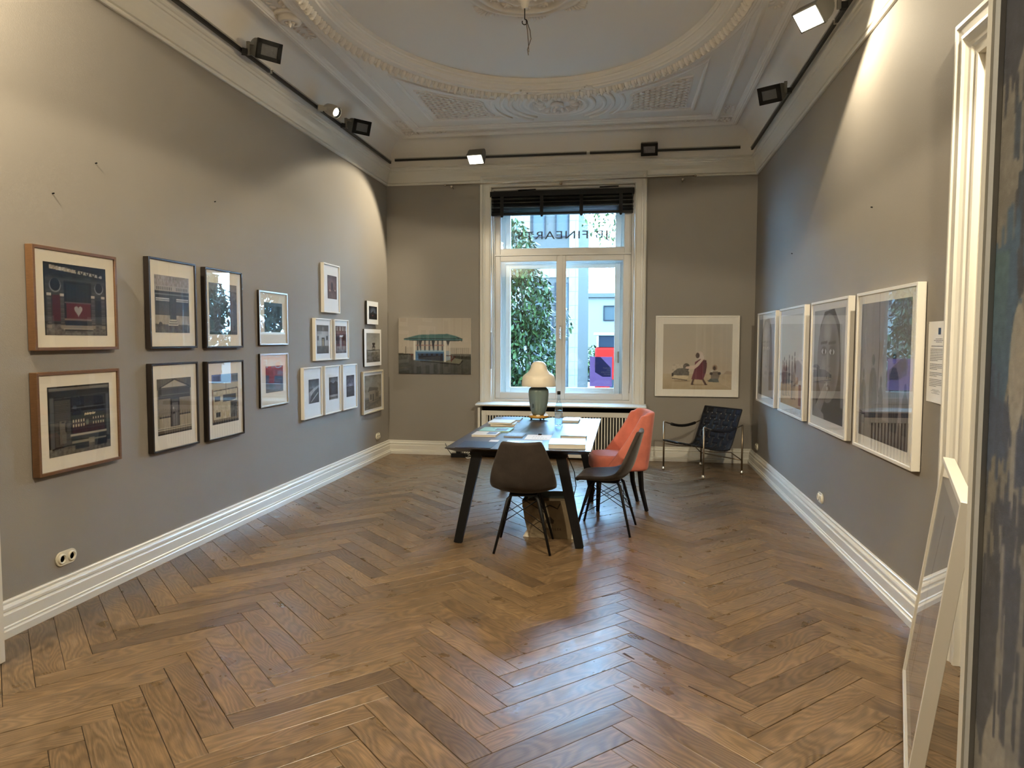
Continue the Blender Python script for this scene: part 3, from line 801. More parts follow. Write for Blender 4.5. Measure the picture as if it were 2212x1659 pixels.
def spot(parent, loc, d, power, cone, blend, size):
    l = bpy.data.lights.new('lamp_light', 'SPOT'); l.energy = power; l.color = WARM; l.spot_size = math.radians(cone); l.spot_blend = blend; l.shadow_soft_size = size
    lo = bpy.data.objects.new('lamp_light', l); COL.objects.link(lo); lo.parent = parent; lo.location = loc; lo.rotation_euler = aim_rot(d)
def bullet(label, mount, head, aim, lit, power, cone, blend):
    o = thing('bullet_spotlight', label, 'spotlight', mount, 0, 'track spotlights')
    hd = Vector(head) - Vector(mount); d = (Vector(aim) - Vector(head)).normalized(); q = d.to_track_quat('Z', 'Y')
    def place(mb, nm, mt_):
        x = mb.build(nm, mt_, o, True); x.location = hd; x.rotation_euler = q.to_euler(); smooth_by_angle(x, 40); return x
    ad = MB(); ad.bar(hd * .12, hd * .45, .05, .05); ad.bar(hd * .4, hd * .75, .035, .03); ad.build('adapter', M_SPOTW, o)
    place(MB().lathe([(0, -.10), (.03, -.095), (.048, -.07), (.058, -.02), (.062, .06), (.062, .075), (.054, .075), (.05, .05)], 20), 'housing', M_SPOTW)
    place(MB().lathe([(.054, .074), (.036, .055)], 20), 'bezel', M_BLACK)
    place(MB().lathe([(.038, .057), (.0, .059)], 16), 'lamp_glass', M_LAMPON)
    if lit: spot(o, hd + d * .09, d, power, cone, blend, .03)
    return o
XL, XR = -A + .105, B - .105
flood('unlit grey floodlight on the left track, nearest the camera of the dark ones', (XL, 5.50, 3.86), (XL + .17, 5.62, 3.90), (.2, 3.2, 2.4), False)
bullet('lit cream bullet spotlight beside an unlit floodlight on the left track', (XL, 6.93, 3.865), (XL + .13, 7.03, 3.86), (1.5, 5.6, 1.5), True, 70, 60, .6)
flood('unlit grey floodlight on the left track, next to the cream bullet spotlight', (XL, 7.55, 3.87), (XL + .17, 7.70, 3.89), (.3, 5.0, 2.2), False)
flood('brightly lit floodlight on the right track at the top of the picture', (XR, 5.38, 3.85), (XR - .24, 5.36, 3.80), (-.6, 4.0, 1.6), True, 80, 173, .04, axis=(-.227, -.462, -.857))
flood('unlit grey floodlight on the right track below the lit one', (XR, 7.05, 3.84), (XR - .19, 7.05, 3.82), (-.6, 4.2, 2.2), False)
flood('lit floodlight on the track above the window', (-1.91, D - .15, 3.895), (-1.91, D - .25, 3.885), (-2.15, 7.4, 1.6), True, 210, 82, .2, axis=(-.52, -.45, -.72))
flood('unlit grey floodlight on the track above the window', (.26, D - .15, 3.90), (.26, D - .25, 3.905), (.15, 6.0, 2.0), False)
# lit fixtures of the same tracks above and behind the frame
flood('lit floodlight on the right track just outside the picture', (XR, 2.03, 3.85), (XR - .15, 2.03, 3.80), (-.4, 2.9, 1.2), True, 400, 173, .04, axis=(.1225, .055, -1))
flood('lit floodlight on the left track just outside the picture', (XL, 2.30, 3.85), (XL + .15, 2.30, 3.80), (.3, 2.9, 1.2), True, 400, 173, .04, axis=(-.156, 0, -1))

def lobby_fill():
    o = thing('fill_globe', 'round opal globe added as unseen fill light in the lobby behind the camera', 'fill lamp', (-3.3, -1.9, 3.85))  # added globe, out of view, brightens the fabric panel and door leaf
    MB().lathe([(0, 0), (.09, 0), (.09, -.03), (.05, -.05), (.05, -.07)], 20).build('canopy', M_CHROME, o, True)
    MB().lathe([(.05, -.07), (.13, -.11), (.17, -.19), (.16, -.27), (.10, -.34), (0, -.36)], 24).build('globe', mat('fill_globe_glow', (.9, .9, .85, 1), .4, emit=(1, .82, .55, 1), estr=80), o, True)
lobby_fill()
# ------------------------------------------------------------------ photographs: small raster painter, result stored as vertex colours
class Cv:
    def __init__(s, w, h, c=(128, 128, 128)):
        s.w, s.h = w * 2, h * 2; s.a = np.empty((s.h, s.w, 3)); s.a[:] = c
        s.X, s.Y = np.meshgrid((np.arange(s.w) + .5) / s.w, (np.arange(s.h) + .5) / s.h)
    def put(s, m_, c, al=1.0):
        s.a[m_] = s.a[m_] * (1 - al) + np.array(c, float) * al
    def rect(s, x0, y0, x1, y1, c, al=1.0): s.put((s.X >= x0) & (s.X < x1) & (s.Y >= y0) & (s.Y < y1), c, al); return s
    def ell(s, cx, cy, rx, ry, c, al=1.0, soft=0.0):
        d = ((s.X - cx) / rx) ** 2 + ((s.Y - cy) / ry) ** 2
        if soft:
            k = np.clip((1 - d) / soft, 0, 1)[..., None] * al; s.a = s.a * (1 - k) + np.array(c, float) * k
        else: s.put(d < 1, c, al)
        return s
    def poly(s, pts, c, al=1.0):
        m_ = np.zeros(s.X.shape, bool); n = len(pts)
        for i in range(n):
            (x1, y1), (x2, y2) = pts[i], pts[i - 1]
            if y1 == y2: continue
            m_ ^= ((y1 > s.Y) != (y2 > s.Y)) & (s.X < (x2 - x1) * (s.Y - y1) / (y2 - y1) + x1)
        s.put(m_, c, al); return s
    def line(s, x0, y0, x1, y1, t, c, al=1.0):
        dx, dy = x1 - x0, y1 - y0; L_ = math.hypot(dx, dy) + 1e-9; nx, ny = -dy / L_ * t / 2, dx / L_ * t / 2
        return s.poly([(x0 + nx, y0 + ny), (x1 + nx, y1 + ny), (x1 - nx, y1 - ny), (x0 - nx, y0 - ny)], c, al)
    def vgrad(s, y0, y1, c0, c1, x0=0.0, x1=1.0):
        m_ = (s.Y >= y0) & (s.Y < y1) & (s.X >= x0) & (s.X < x1); t = ((s.Y - y0) / (y1 - y0))[..., None]
        g = np.array(c0, float) * (1 - t) + np.array(c1, float) * t; s.a[m_] = g[m_]; return s
    def noise(s, amp, nx, ny, x0=0., y0=0., x1=1., y1=1., oct=3):
        tot = np.zeros(s.X.shape); am = 1.0
        for o_ in range(oct):
            gx, gy = max(2, int(nx * 2 ** o_)), max(2, int(ny * 2 ** o_)); g = RNG.standard_normal((gy + 2, gx + 2))
            fx, fy = s.X * gx, s.Y * gy; ix, iy = fx.astype(int), fy.astype(int); tx, ty = fx - ix, fy - iy
            tx, ty = tx * tx * (3 - 2 * tx), ty * ty * (3 - 2 * ty)
            tot += am * ((g[iy, ix] * (1 - tx) + g[iy, ix + 1] * tx) * (1 - ty) + (g[iy + 1, ix] * (1 - tx) + g[iy + 1, ix + 1] * tx) * ty); am *= .6
        m_ = (s.X >= x0) & (s.X < x1) & (s.Y >= y0) & (s.Y < y1)
        s.a[m_] += (tot * amp)[m_][:, None]; return s
    def bricks(s, x0, y0, x1, y1, rows, c, al=.6):
        for i in range(rows): s.rect(x0, y0 + (y1 - y0) * (i + .62) / rows, x1, y0 + (y1 - y0) * (i + 1) / rows, c, al)
        return s
    def vlines(s, x0, y0, x1, y1, n, c, al=.4, fr=.3):
        for i in range(n): s.rect(x0 + (x1 - x0) * i / n, y0, x0 + (x1 - x0) * (i + fr) / n, y1, c, al)
        return s
    def vign(s, k=.4):
        d = (s.X - .5) ** 2 + (s.Y - .5) ** 2; s.a *= (1 - k * d * 2)[..., None]; return s
    def get(s, gain=1.0):
        a = np.clip(s.a, 0, 255); a = a.reshape(s.h // 2, 2, s.w // 2, 2, 3).mean((1, 3)) / 255
        a = np.where(a <= .04045, a / 12.92, ((a + .055) / 1.055) ** 2.4); return np.clip(a * gain, 0, .9)
def print_mesh(name, arr, x0, x1, z0, z1, y):
    ny, nx = arr.shape[:2]
    xs = np.linspace(x0, x1, nx); zs = np.linspace(z0, z1, ny); gx, gz = np.meshgrid(xs, zs)
    v = np.stack([gx.ravel(), np.full(gx.size, y), gz.ravel()], 1)
    i = (np.arange(ny - 1)[:, None] * nx + np.arange(nx - 1)[None]).ravel()
    f = np.stack([i, i + 1, i + nx + 1, i + nx], 1)
    me = bpy.data.meshes.new(name); me.from_pydata(v.tolist(), [], f.tolist())
    ca = me.color_attributes.new('ink', 'FLOAT_COLOR', 'POINT')
    c4 = np.concatenate([arr.reshape(-1, 3), np.ones((nx * ny, 1))], 1).astype(np.float32); ca.data.foreach_set('color', c4.ravel())
    return me

def art_pub():
    c = Cv(120, 110, (38, 36, 34)); c.noise(10, 10, 10)
    c.rect(0, .0, 1, .16, (110, 104, 96)).noise(14, 30, 40, 0, 0, 1, .16)
    c.rect(.02, .18, .98, .80, (52, 50, 47)); c.bricks(.02, .55, .98, .82, 14, (104, 99, 90), .7)
    c.rect(.05, .85, .97, .97, (28, 26, 26)); c.poly([(.09, .965), (.93, .885), (.93, .845), (.09, .91)], (190, 178, 158))
    for i, x in enumerate(np.linspace(.52, .85, 8)): c.line(x, .915 - (x - .5) * .08, x + (.02 if i % 2 else -.012), .872 - (x - .5) * .06, .018, (10, 10, 10))
    c.line(.49, .915, .53, .912, .02, (10, 10, 10)); c.line(.86, .885, .89, .883, .02, (10, 10, 10))
    c.noise(25, 40, 60, .1, .9, .45, .96)
    c.rect(.0, .97, 1, 1, (20, 18, 18))
    for cx, r in ((.17, .075), (.87, .062)): c.ell(cx, .69, r + .012, r + .02, (150, 146, 138)); c.ell(cx, .70, r, r + .012, (22, 22, 20))
    c.rect(.30, .20, .74, .76, (20, 17, 17)); c.rect(.34, .47, .71, .73, (34, 36, 32)); c.vlines(.34, .47, .71, .73, 7, (60, 52, 50), .5, .15)
    c.rect(.31, .455, .73, .475, (110, 86, 80)); c.rect(.33, .24, .72, .455, (104, 24, 34)); c.vlines(.33, .24, .72, .455, 14, (84, 18, 26), .5)
    hp = [(.52 + .066 * 16 * math.sin(t) ** 3 / 16, .365 + .058 * (13 * math.cos(t) - 5 * math.cos(2 * t) - 2 * math.cos(3 * t) - math.cos(4 * t)) / 13) for t in np.linspace(0, 2 * PI, 40)]
    c.poly([(x, y if y > .365 else .365 - (.365 - y) * 1.35) for x, y in hp], (176, 170, 162)); c.vlines(.47, .24, .57, .44, 8, (130, 128, 124), .25)
    c.rect(.30, .215, .74, .24, (140, 120, 110)); c.rect(.31, .145, .74, .205, (26, 30, 46)); c.rect(.28, .10, .76, .145, (150, 140, 122)); c.rect(.28, .085, .76, .10, (190, 180, 160)); c.rect(.3, .07, .75, .085, (24, 22, 20))
    c.rect(.12, .20, .24, .56, (84, 22, 30)); c.rect(.80, .18, .92, .52, (24, 26, 22))
    for x in (.075, .27, .765, .935): 
        c.rect(x - .03, .10, x + .03, .58, (54, 52, 48)); c.bricks(x - .03, .16, x + .03, .54, 18, (136, 130, 118), .75); c.rect(x - .032, .545, x + .032, .58, (205, 190, 165)); c.rect(x - .032, .10, x + .032, .15, (150, 138, 120))
    c.rect(0, 0, .025, 1, (24, 24, 22), .7); c.rect(.975, 0, 1, 1, (24, 24, 22), .7)
    return c.get(.62)
def art_shop():
    c = Cv(120, 108, (30, 30, 29)); c.noise(8, 8, 8)
    c.rect(0, 0, 1, .12, (110, 104, 92)).noise(12, 30, 30, 0, 0, 1, .12)
    c.rect(.02, .93, .98, .97, (130, 124, 112)); c.rect(.05, .82, .97, .90, (40, 40, 40)); c.line(.03, .82, .97, .85, .008, (90, 88, 84))
    c.rect(.03, .12, .09, .84, (92, 94, 92)); c.rect(.93, .2, .98, .84, (90, 94, 94))
    c.rect(.10, .14, .34, .80, (88, 84, 74)); c.bricks(.10, .14, .34, .80, 26, (52, 50, 46), .7)
    c.rect(.165, .17, .27, .50, (112, 106, 92)); c.rect(.155, .17, .165, .50, (40, 38, 36)); c.rect(.27, .17, .28, .5, (60, 58, 54)); c.rect(.20, .47, .24, .485, (20, 20, 20)); c.ell(.265, .40, .014, .07, (34, 34, 30))
    c.rect(.35, .28, .91, .70, (22, 18, 16)); c.vgrad(.29, .50, (66, 22, 18), (44, 26, 18), .36, .90); c.noise(7, 18, 5, .36, .29, .9, .5)
    c.rect(.35, .50, .91, .56, (52, 56, 36)); c.rect(.36, .66, .92, .672, (150, 150, 148)); c.rect(.35, .70, .91, .82, (34, 38, 48)); c.rect(.56, .67, .72, .84, (52, 52, 52))
    for i in range(12): c.ell(.57 + i * .015, .555 + .008 * (i % 2), .009, .012 + .008 * (i % 3 == 0), (240, 220, 170))
    for r in range(2):
        for i in range(5):
            c.rect(.37 + i * .042, .385 + r * .07, .392 + i * .042, .425 + r * .07, (225, 210, 175)); c.rect(.70 + i * .042, .40 + r * .07, .718 + i * .042, .435 + r * .07, (215, 200, 165))
    c.rect(.585, .40, .63, .475, (120, 122, 100))
    c.rect(.33, .255, .93, .285, (196, 184, 160)); c.rect(.35, .19, .93, .25, (40, 42, 44)); c.rect(.35, .15, .62, .185, (150, 142, 124)); c.rect(.62, .12, .72, .20, (150, 144, 128)); c.rect(.72, .16, .92, .185, (150, 142, 124)); c.rect(.40, .06, .62, .14, (20, 20, 20)); c.rect(.72, .07, .93, .15, (18, 18, 18))
    c.line(.05, .11, .36, .14, .02, (24, 22, 20))
    return c.get(.62)
def art_front():
    c = Cv(96, 100, (120, 114, 102)); c.rect(0, .82, 1, 1, (150, 140, 124)).noise(16, 40, 20, 0, .82, 1, 1)
    c.rect(0, .72, 1, .82, (176, 166, 146))
    for i in range(18): 
        if i not in (9, 10): c.rect(.05 + i * .051, .745, .082 + i * .051, .80, (84, 78, 70), .8)
    c.rect(0, .68, 1, .725, (20, 20, 22)); c.rect(.02, .66, .98, .685, (120, 118, 112)); c.rect(.02, .28, .98, .66, (40, 42, 44))
    for x0, x1 in ((.03, .42), (.60, .97)):
        c.rect(x0, .585, x1, .605, (235, 230, 215)); c.rect(x0, .555, x1, .572, (220, 215, 200)); c.vgrad(.32, .55, (86, 84, 78), (50, 52, 54), x0, x1); c.vlines(x0, .32, x1, .55, 10, (36, 38, 40), .45)
    c.rect(.41, .24, .61, .64, (60, 60, 58)); c.vlines(.43, .26, .59, .6, 4, (36, 36, 36), .6)
    c.rect(0, .14, .42, .31, (168, 158, 134)); c.rect(.60, .14, 1, .31, (168, 160, 142)); c.noise(8, 20, 10, 0, .14, 1, .31)
    c.rect(0, .0, 1, .15, (84, 80, 72)).noise(16, 30, 12, 0, 0, 1, .16); c.ell(.15, .15, .05, .04, (60, 58, 52))
    for i in range(3): c.rect(.41 - .02 * i, .21 - .04 * i, .61 + .02 * i, .235 - .04 * i, (206, 198, 172)); c.rect(.41 - .02 * i, .195 - .04 * i, .61 + .02 * i, .21 - .04 * i, (70, 66, 58))
    return c.get(.75)
def art_door():
    c = Cv(92, 100, (96, 92, 88)); c.noise(10, 20, 20); c.rect(0, .86, 1, 1, (128, 122, 116)); c.rect(.18, .72, .78, .85, (70, 68, 66))
    for r in range(2):
        for i in range(11): c.rect(.21 + i * .05, .735 + r * .055, .24 + i * .05, .775 + r * .055, (150, 146, 138))
    c.rect(.15, .05, .80, .70, (84, 80, 80)); c.rect(.40, .20, .62, .58, (44, 40, 42)); c.rect(.38, .17, .64, .20, (120, 118, 112)); c.rect(.04, .1, .14, .7, (70, 74, 72)); c.rect(.84, .1, .96, .7, (66, 70, 70)); c.rect(0, 0, 1, .06, (60, 58, 56)); c.noise(6, 40, 40)
    return c.get(.75)
def art_pediment():
    c = Cv(96, 100, (110, 102, 88)); c.vlines(0, .75, 1, 1, 14, (80, 76, 68), .35); c.noise(6, 20, 20)
    c.rect(.05, .78, .97, .81, (60, 56, 50)); c.poly([(.03, .83), (.5, .99), (.98, .83)], (30, 28, 26)); c.poly([(.10, .84), (.5, .965), (.9, .84)], (196, 184, 156))
    c.rect(.04, .66, .97, .82, (62, 60, 54)); c.rect(.06, .70, .95, .715, (110, 106, 96)); c.rect(.04, .62, .97, .66, (24, 22, 20))
    c.rect(.04, .16, .97, .64, (150, 136, 106)); c.vlines(.06, .30, .95, .62, 26, (96, 88, 70), .5)
    c.rect(.04, .12, .97, .32, (186, 172, 138)); c.rect(.05, .30, .39, .325, (50, 46, 40)); c.rect(.62, .32, .96, .345, (50, 46, 40)); c.vlines(.06, .14, .95, .30, 9, (150, 138, 110), .35)
    c.rect(.37, .13, .63, .64, (34, 32, 28)); c.rect(.41, .14, .595, .56, (112, 108, 102)); c.rect(.41, .57, .595, .62, (84, 84, 80)); c.rect(.43, .35, .50, .39, (30, 28, 28)); c.ell(.455, .46, .018, .025, (190, 184, 170))
    for x in (.02, .975): c.rect(x - .012, .12, x + .012, .80, (196, 186, 158)); c.rect(x + .012, .12, x + .02, .8, (28, 26, 24))
    c.rect(.0, .07, 1, .13, (206, 192, 156)); c.rect(0, .0, 1, .08, (110, 98, 78)); c.rect(0, .0, 1, .03, (30, 26, 22)); c.rect(0, .10, 1, .11, (40, 36, 30))
    return c.get(.62)
def art_blocks():
    c = Cv(92, 98, (200, 184, 146)); c.noise(9, 16, 16); c.vlines(.08, .12, .62, .45, 20, (176, 160, 124), .4)
    c.rect(.0, .82, 1, 1, (112, 130, 150)); c.rect(.06, .86, .30, .97, (60, 72, 70)); c.rect(.36, .80, .70, .99, (50, 50, 54)); c.rect(.74, .84, .97, .96, (70, 86, 100))
    c.rect(.04, .68, .96, .82, (188, 174, 142)); c.line(.06, .67, .96, .70, .018, (46, 40, 34)); c.line(.52, .55, .52, .84, .012, (50, 44, 38))
    c.rect(.10, .46, .30, .56, (30, 32, 38)); c.rect(.40, .44, .90, .58, (26, 30, 38)); c.poly([(.40, .40), (.90, .47), (.9, .44), (.40, .36)], (200, 186, 150))
    c.rect(.14, .15, .30, .24, (24, 24, 24)); c.rect(.70, .07, .94, .44, (84, 84, 78)); c.vlines(.68, .07, .95, .44, 6, (44, 40, 36), .6); c.rect(.68, .30, .95, .32, (40, 36, 32)); c.noise(16, 24, 24, .7, .07, .95, .4)
    c.rect(.0, 0, 1, .10, (130, 116, 88)); c.rect(0, 0, 1, .05, (34, 28, 24)); c.vlines(0, .03, 1, .07, 14, (24, 20, 16), .7); c.rect(.0, .05, .05, .70, (130, 100, 66)); c.rect(.95, .05, 1, .70, (130, 108, 76))
    return c.get(.75)
def art_dark(base, acc, seed):
    c = Cv(52, 62, base); c.noise(10, 8, 8); c.rect(.1, .55, .42, .85, (20, 22, 24)); c.rect(.55, .5, .9, .86, (26, 28, 30)); c.rect(.0, .88, 1, 1, acc); c.rect(.2, .12, .4, .48, (16, 16, 18)); c.rect(.55, .12, .85, .42, acc, .6); c.rect(0, 0, 1, .08, (70, 64, 58)); c.vlines(.1, .6, .42, .85, 5, (70, 76, 78), .5); c.bricks(0, .45, 1, .5, 2, (90, 86, 80), .5)
    return c.get(.8)
def art_dusk():
    c = Cv(44, 60); c.vgrad(.35, 1, (140, 100, 84), (110, 84, 90)); c.vgrad(0, .35, (150, 116, 104), (96, 66, 60)); c.rect(0, .36, 1, .40, (70, 52, 54)); c.rect(.36, .38, .60, .66, (44, 30, 32)); c.rect(.42, .62, .54, .72, (40, 28, 30)); c.vlines(0, .36, 1, .52, 7, (60, 44, 46), .6, .2); c.ell(.25, .36, .12, .05, (190, 150, 130)); c.ell(.8, .38, .1, .04, (200, 170, 150)); c.noise(7, 8, 10); return c.vign(.5).get(.8)
def art_whitehouse():
    c = Cv(52, 68, (150, 148, 142)); c.rect(0, .78, 1, 1, (92, 88, 80)); c.noise(8, 10, 6, 0, .78, 1, 1); c.rect(.46, .80, .58, .93, (140, 138, 130)); c.rect(.04, .26, .96, .78, (196, 194, 188)); c.rect(.0, .68, .4, .78, (170, 168, 160)); c.rect(.06, .46, .16, .62, (30, 32, 36)); c.rect(.80, .48, .90, .62, (30, 32, 36)); c.rect(.40, .26, .64, .56, (40, 38, 34)); c.rect(.45, .27, .58, .52, (170, 158, 120)); c.rect(0, 0, 1, .27, (80, 78, 70)); c.noise(9, 14, 10, 0, 0, 1, .27); return c.vign(.4).get(.8)
def art_redbrick():
    c = Cv(48, 66, (104, 50, 44)); c.noise(9, 12, 14); c.rect(0, .80, 1, 1, (92, 56, 50))
    for x in (.08, .36, .62, .84): c.rect(x, .82, x + .13, .97, (190, 176, 160))
    c.rect(.38, .58, .70, .66, (225, 220, 214)); c.rect(.06, .34, .34, .62, (60, 28, 28)); c.rect(.40, .26, .56, .56, (150, 140, 132)); c.rect(.64, .3, .9, .62, (70, 30, 30)); c.rect(0, 0, 1, .26, (150, 132, 122)); c.noise(14, 10, 8, 0, 0, 1, .26); return c.vign(.4).get(.8)
def art_slope():
    c = Cv(48, 62); c.vgrad(.6, 1, (130, 134, 138), (70, 72, 76)); c.rect(0, 0, 1, .62, (80, 82, 84)); c.poly([(0, .45), (.5, .62), (1, .74), (1, .66), (.5, .48), (.2, .3), (.1, 0), (0, 0)], (190, 190, 188)); c.poly([(.1, 0), (.35, .35), (1, .6), (1, 0)], (70, 72, 72)); c.line(.2, .05, .9, .42, .05, (200, 198, 194)); c.noise(9, 8, 8); return c.vign(.5).get(.75)
def art_houses():
    c = Cv(44, 60); c.vgrad(.6, 1, (170, 176, 184), (110, 120, 134)); c.rect(0, .22, 1, .72, (44, 46, 50)); c.poly([(.0, .72), (.2, .8), (.45, .72)], (40, 42, 46)); c.poly([(.5, .72), (.75, .82), (1, .72)], (46, 48, 52)); c.vlines(0, .24, 1, .66, 11, (74, 78, 82), .5); c.rect(0, .0, 1, .22, (196, 194, 190)); c.rect(0, .06, 1, .12, (110, 104, 100)); c.noise(7, 9, 9); return c.vign(.5).get(.75)
def art_sea():
    c = Cv(42, 60); c.vgrad(.48, 1, (150, 150, 166), (70, 72, 92)); c.noise(22, 4, 6, 0, .5, 1, 1); c.vgrad(0, .48, (52, 50, 58), (84, 82, 92)); c.noise(12, 4, 24, 0, 0, 1, .48); c.rect(0, .46, 1, .48, (50, 50, 60)); return c.vign(.6).get(.75)
def art_night():
    c = Cv(40, 46); c.vgrad(.4, 1, (70, 84, 104), (22, 30, 46)); c.ell(.5, .7, .4, .3, (110, 122, 140), .6, .8); c.rect(0, 0, 1, .42, (20, 20, 24)); c.poly([(.1, .42), (.4, .55), (.52, .7), (.6, .52), (.95, .42)], (24, 24, 28)); c.ell(.45, .3, .1, .05, (110, 60, 50)); c.noise(5, 8, 8); return c.vign(.7).get(1.0)
def art_tower():
    c = Cv(66, 78); c.vgrad(.42, 1, (176, 172, 158), (146, 144, 136)); c.noise(5, 5, 8, 0, .42, 1, 1); c.vgrad(0, .42, (92, 88, 78), (132, 126, 112)); c.noise(13, 12, 20, 0, 0, 1, .42); c.rect(0, .40, 1, .43, (100, 98, 92)); c.line(.1, .36, .9, .38, .02, (190, 188, 178)); c.rect(.42, .60, .62, .66, (40, 36, 32)); c.rect(.45, .53, .58, .60, (60, 54, 48)); c.rect(.40, .505, .64, .53, (36, 32, 28))
    for x in (.42, .47, .55, .60): c.line(x, .51, x + (x - .51) * .4, .38, .014, (36, 32, 28))
    c.line(.42, .46, .61, .41, .01, (40, 36, 32)); c.line(.61, .46, .42, .41, .01, (40, 36, 32)); return c.get(.8)
def art_cottage():
    c = Cv(62, 88); c.vgrad(.35, 1, (170, 164, 146), (120, 118, 108)); c.noise(11, 5, 9, 0, .4, 1, 1); c.vgrad(0, .3, (130, 122, 104), (96, 92, 82)); c.noise(12, 12, 12, 0, 0, 1, .3); c.poly([(.18, .52), (.28, .66), (.80, .60), (.76, .50)], (84, 76, 66)); c.rect(.26, .20, .60, .54, (150, 140, 118)); c.poly([(.60, .20), (.85, .26), (.85, .5), (.6, .54)], (120, 112, 96)); c.rect(.32, .28, .40, .44, (60, 56, 50)); c.rect(.46, .22, .54, .44, (66, 60, 52)); c.rect(.68, .34, .76, .46, (56, 52, 46)); c.line(.0, .06, 1, .24, .05, (96, 92, 84)); c.line(.1, .2, .9, .28, .012, (60, 56, 50)); return c.get(.8)
def art_shelter():
    c = Cv(156, 118); c.vgrad(.30, 1, (196, 186, 170), (178, 168, 154)); c.vgrad(0, .36, (58, 58, 52), (88, 90, 84)); c.noise(4, 20, 16, 0, 0, 1, .33)
    c.poly([(0, .37), (.2, .36), (.2, .335), (0, .345)], (34, 34, 24)); c.poly([(.74, .33), (1, .315), (1, .26), (.8, .28)], (36, 38, 26)); c.noise(8, 50, 30, 0, .27, 1, .37)
    c.vlines(.10, .36, .22, .48, 16, (140, 132, 122), .7, .3); c.vlines(.70, .32, .99, .47, 34, (120, 114, 106), .75, .35); c.rect(.10, .37, .105, .49, (50, 48, 44)); c.rect(.80, .30, .806, .46, (60, 58, 52))
    c.poly([(.20, .26), (.62, .22), (.84, .18), (.88, .26), (.75, .29)], (120, 118, 98)); c.poly([(.3, .245), (.84, .185), (.84, .165), (.3, .22)], (22, 20, 16)); c.poly([(.84, .185), (.885, .25), (.89, .235), (.845, .165)], (22, 20, 16))
    # bench shelter
    c.rect(.23, .24, .64, .42, (70, 118, 160)); c.poly([(.64, .23), (.72, .26), (.72, .41), (.64, .42)], (150, 166, 178)); c.rect(.24, .40, .64, .43, (150, 180, 200)); c.poly([(.28, .26), (.62, .23), (.62, .35), (.28, .36)], (26, 30, 48)); c.rect(.27, .33, .62, .37, (44, 64, 96))
    for x in np.linspace(.33, .60, 5): c.rect(x - .012, .33, x + .014, .365, (18, 20, 34))
    for x in (.26, .30, .36, .42, .48, .54, .60): c.rect(x, .42, x + .018, .60, (70, 76, 84))
    c.rect(.24, .505, .64, .52, (150, 110, 104)); c.vlines(.24, .42, .72, .6, 9, (205, 200, 188), .25)
    for x in (.46, .28): c.poly([(x, .60), (x + .05, .60), (x + .03, .5), (x + .02, .44), (x + .012, .5)], (40, 46, 54))
    c.poly([(.66, .60), (.72, .60), (.70, .55), (.685, .5)], (40, 46, 54))
    for x, y0 in ((.225, .25), (.645, .215)): c.rect(x - .012, y0, x + .012, .60, (224, 220, 208))
    c.rect(.705, .3, .716, .58, (214, 208, 196))
    c.poly([(.08, .625), (.16, .655), (.29, .70), (.68, .715), (.80, .675), (.88, .63), (.88, .60), (.84, .60), (.08, .605)], (74, 128, 132)); c.poly([(.08, .632), (.29, .70), (.68, .715), (.80, .67), (.80, .64), (.10, .63)], (70, 110, 108)); c.rect(.08, .622, .84, .637, (18, 30, 34)); c.poly([(.10, .605), (.84, .605), (.84, .59), (.2, .595)], (24, 40, 48)); c.line(.80, .655, .88, .625, .012, (14, 18, 18)); c.line(.83, .605, .88, .592, .012, (14, 18, 18))
    c.line(.17, .35, .21, .34, .012, (110, 40, 36)); c.rect(.175, .25, .185, .34, (60, 24, 24)); c.rect(.205, .24, .213, .36, (90, 30, 30)); c.line(.66, .33, .73, .33, .012, (60, 24, 22)); c.rect(.725, .22, .737, .33, (96, 28, 26)); c.line(.737, .25, .78, .32, .02, (70, 24, 20))
    return c.get(.9)
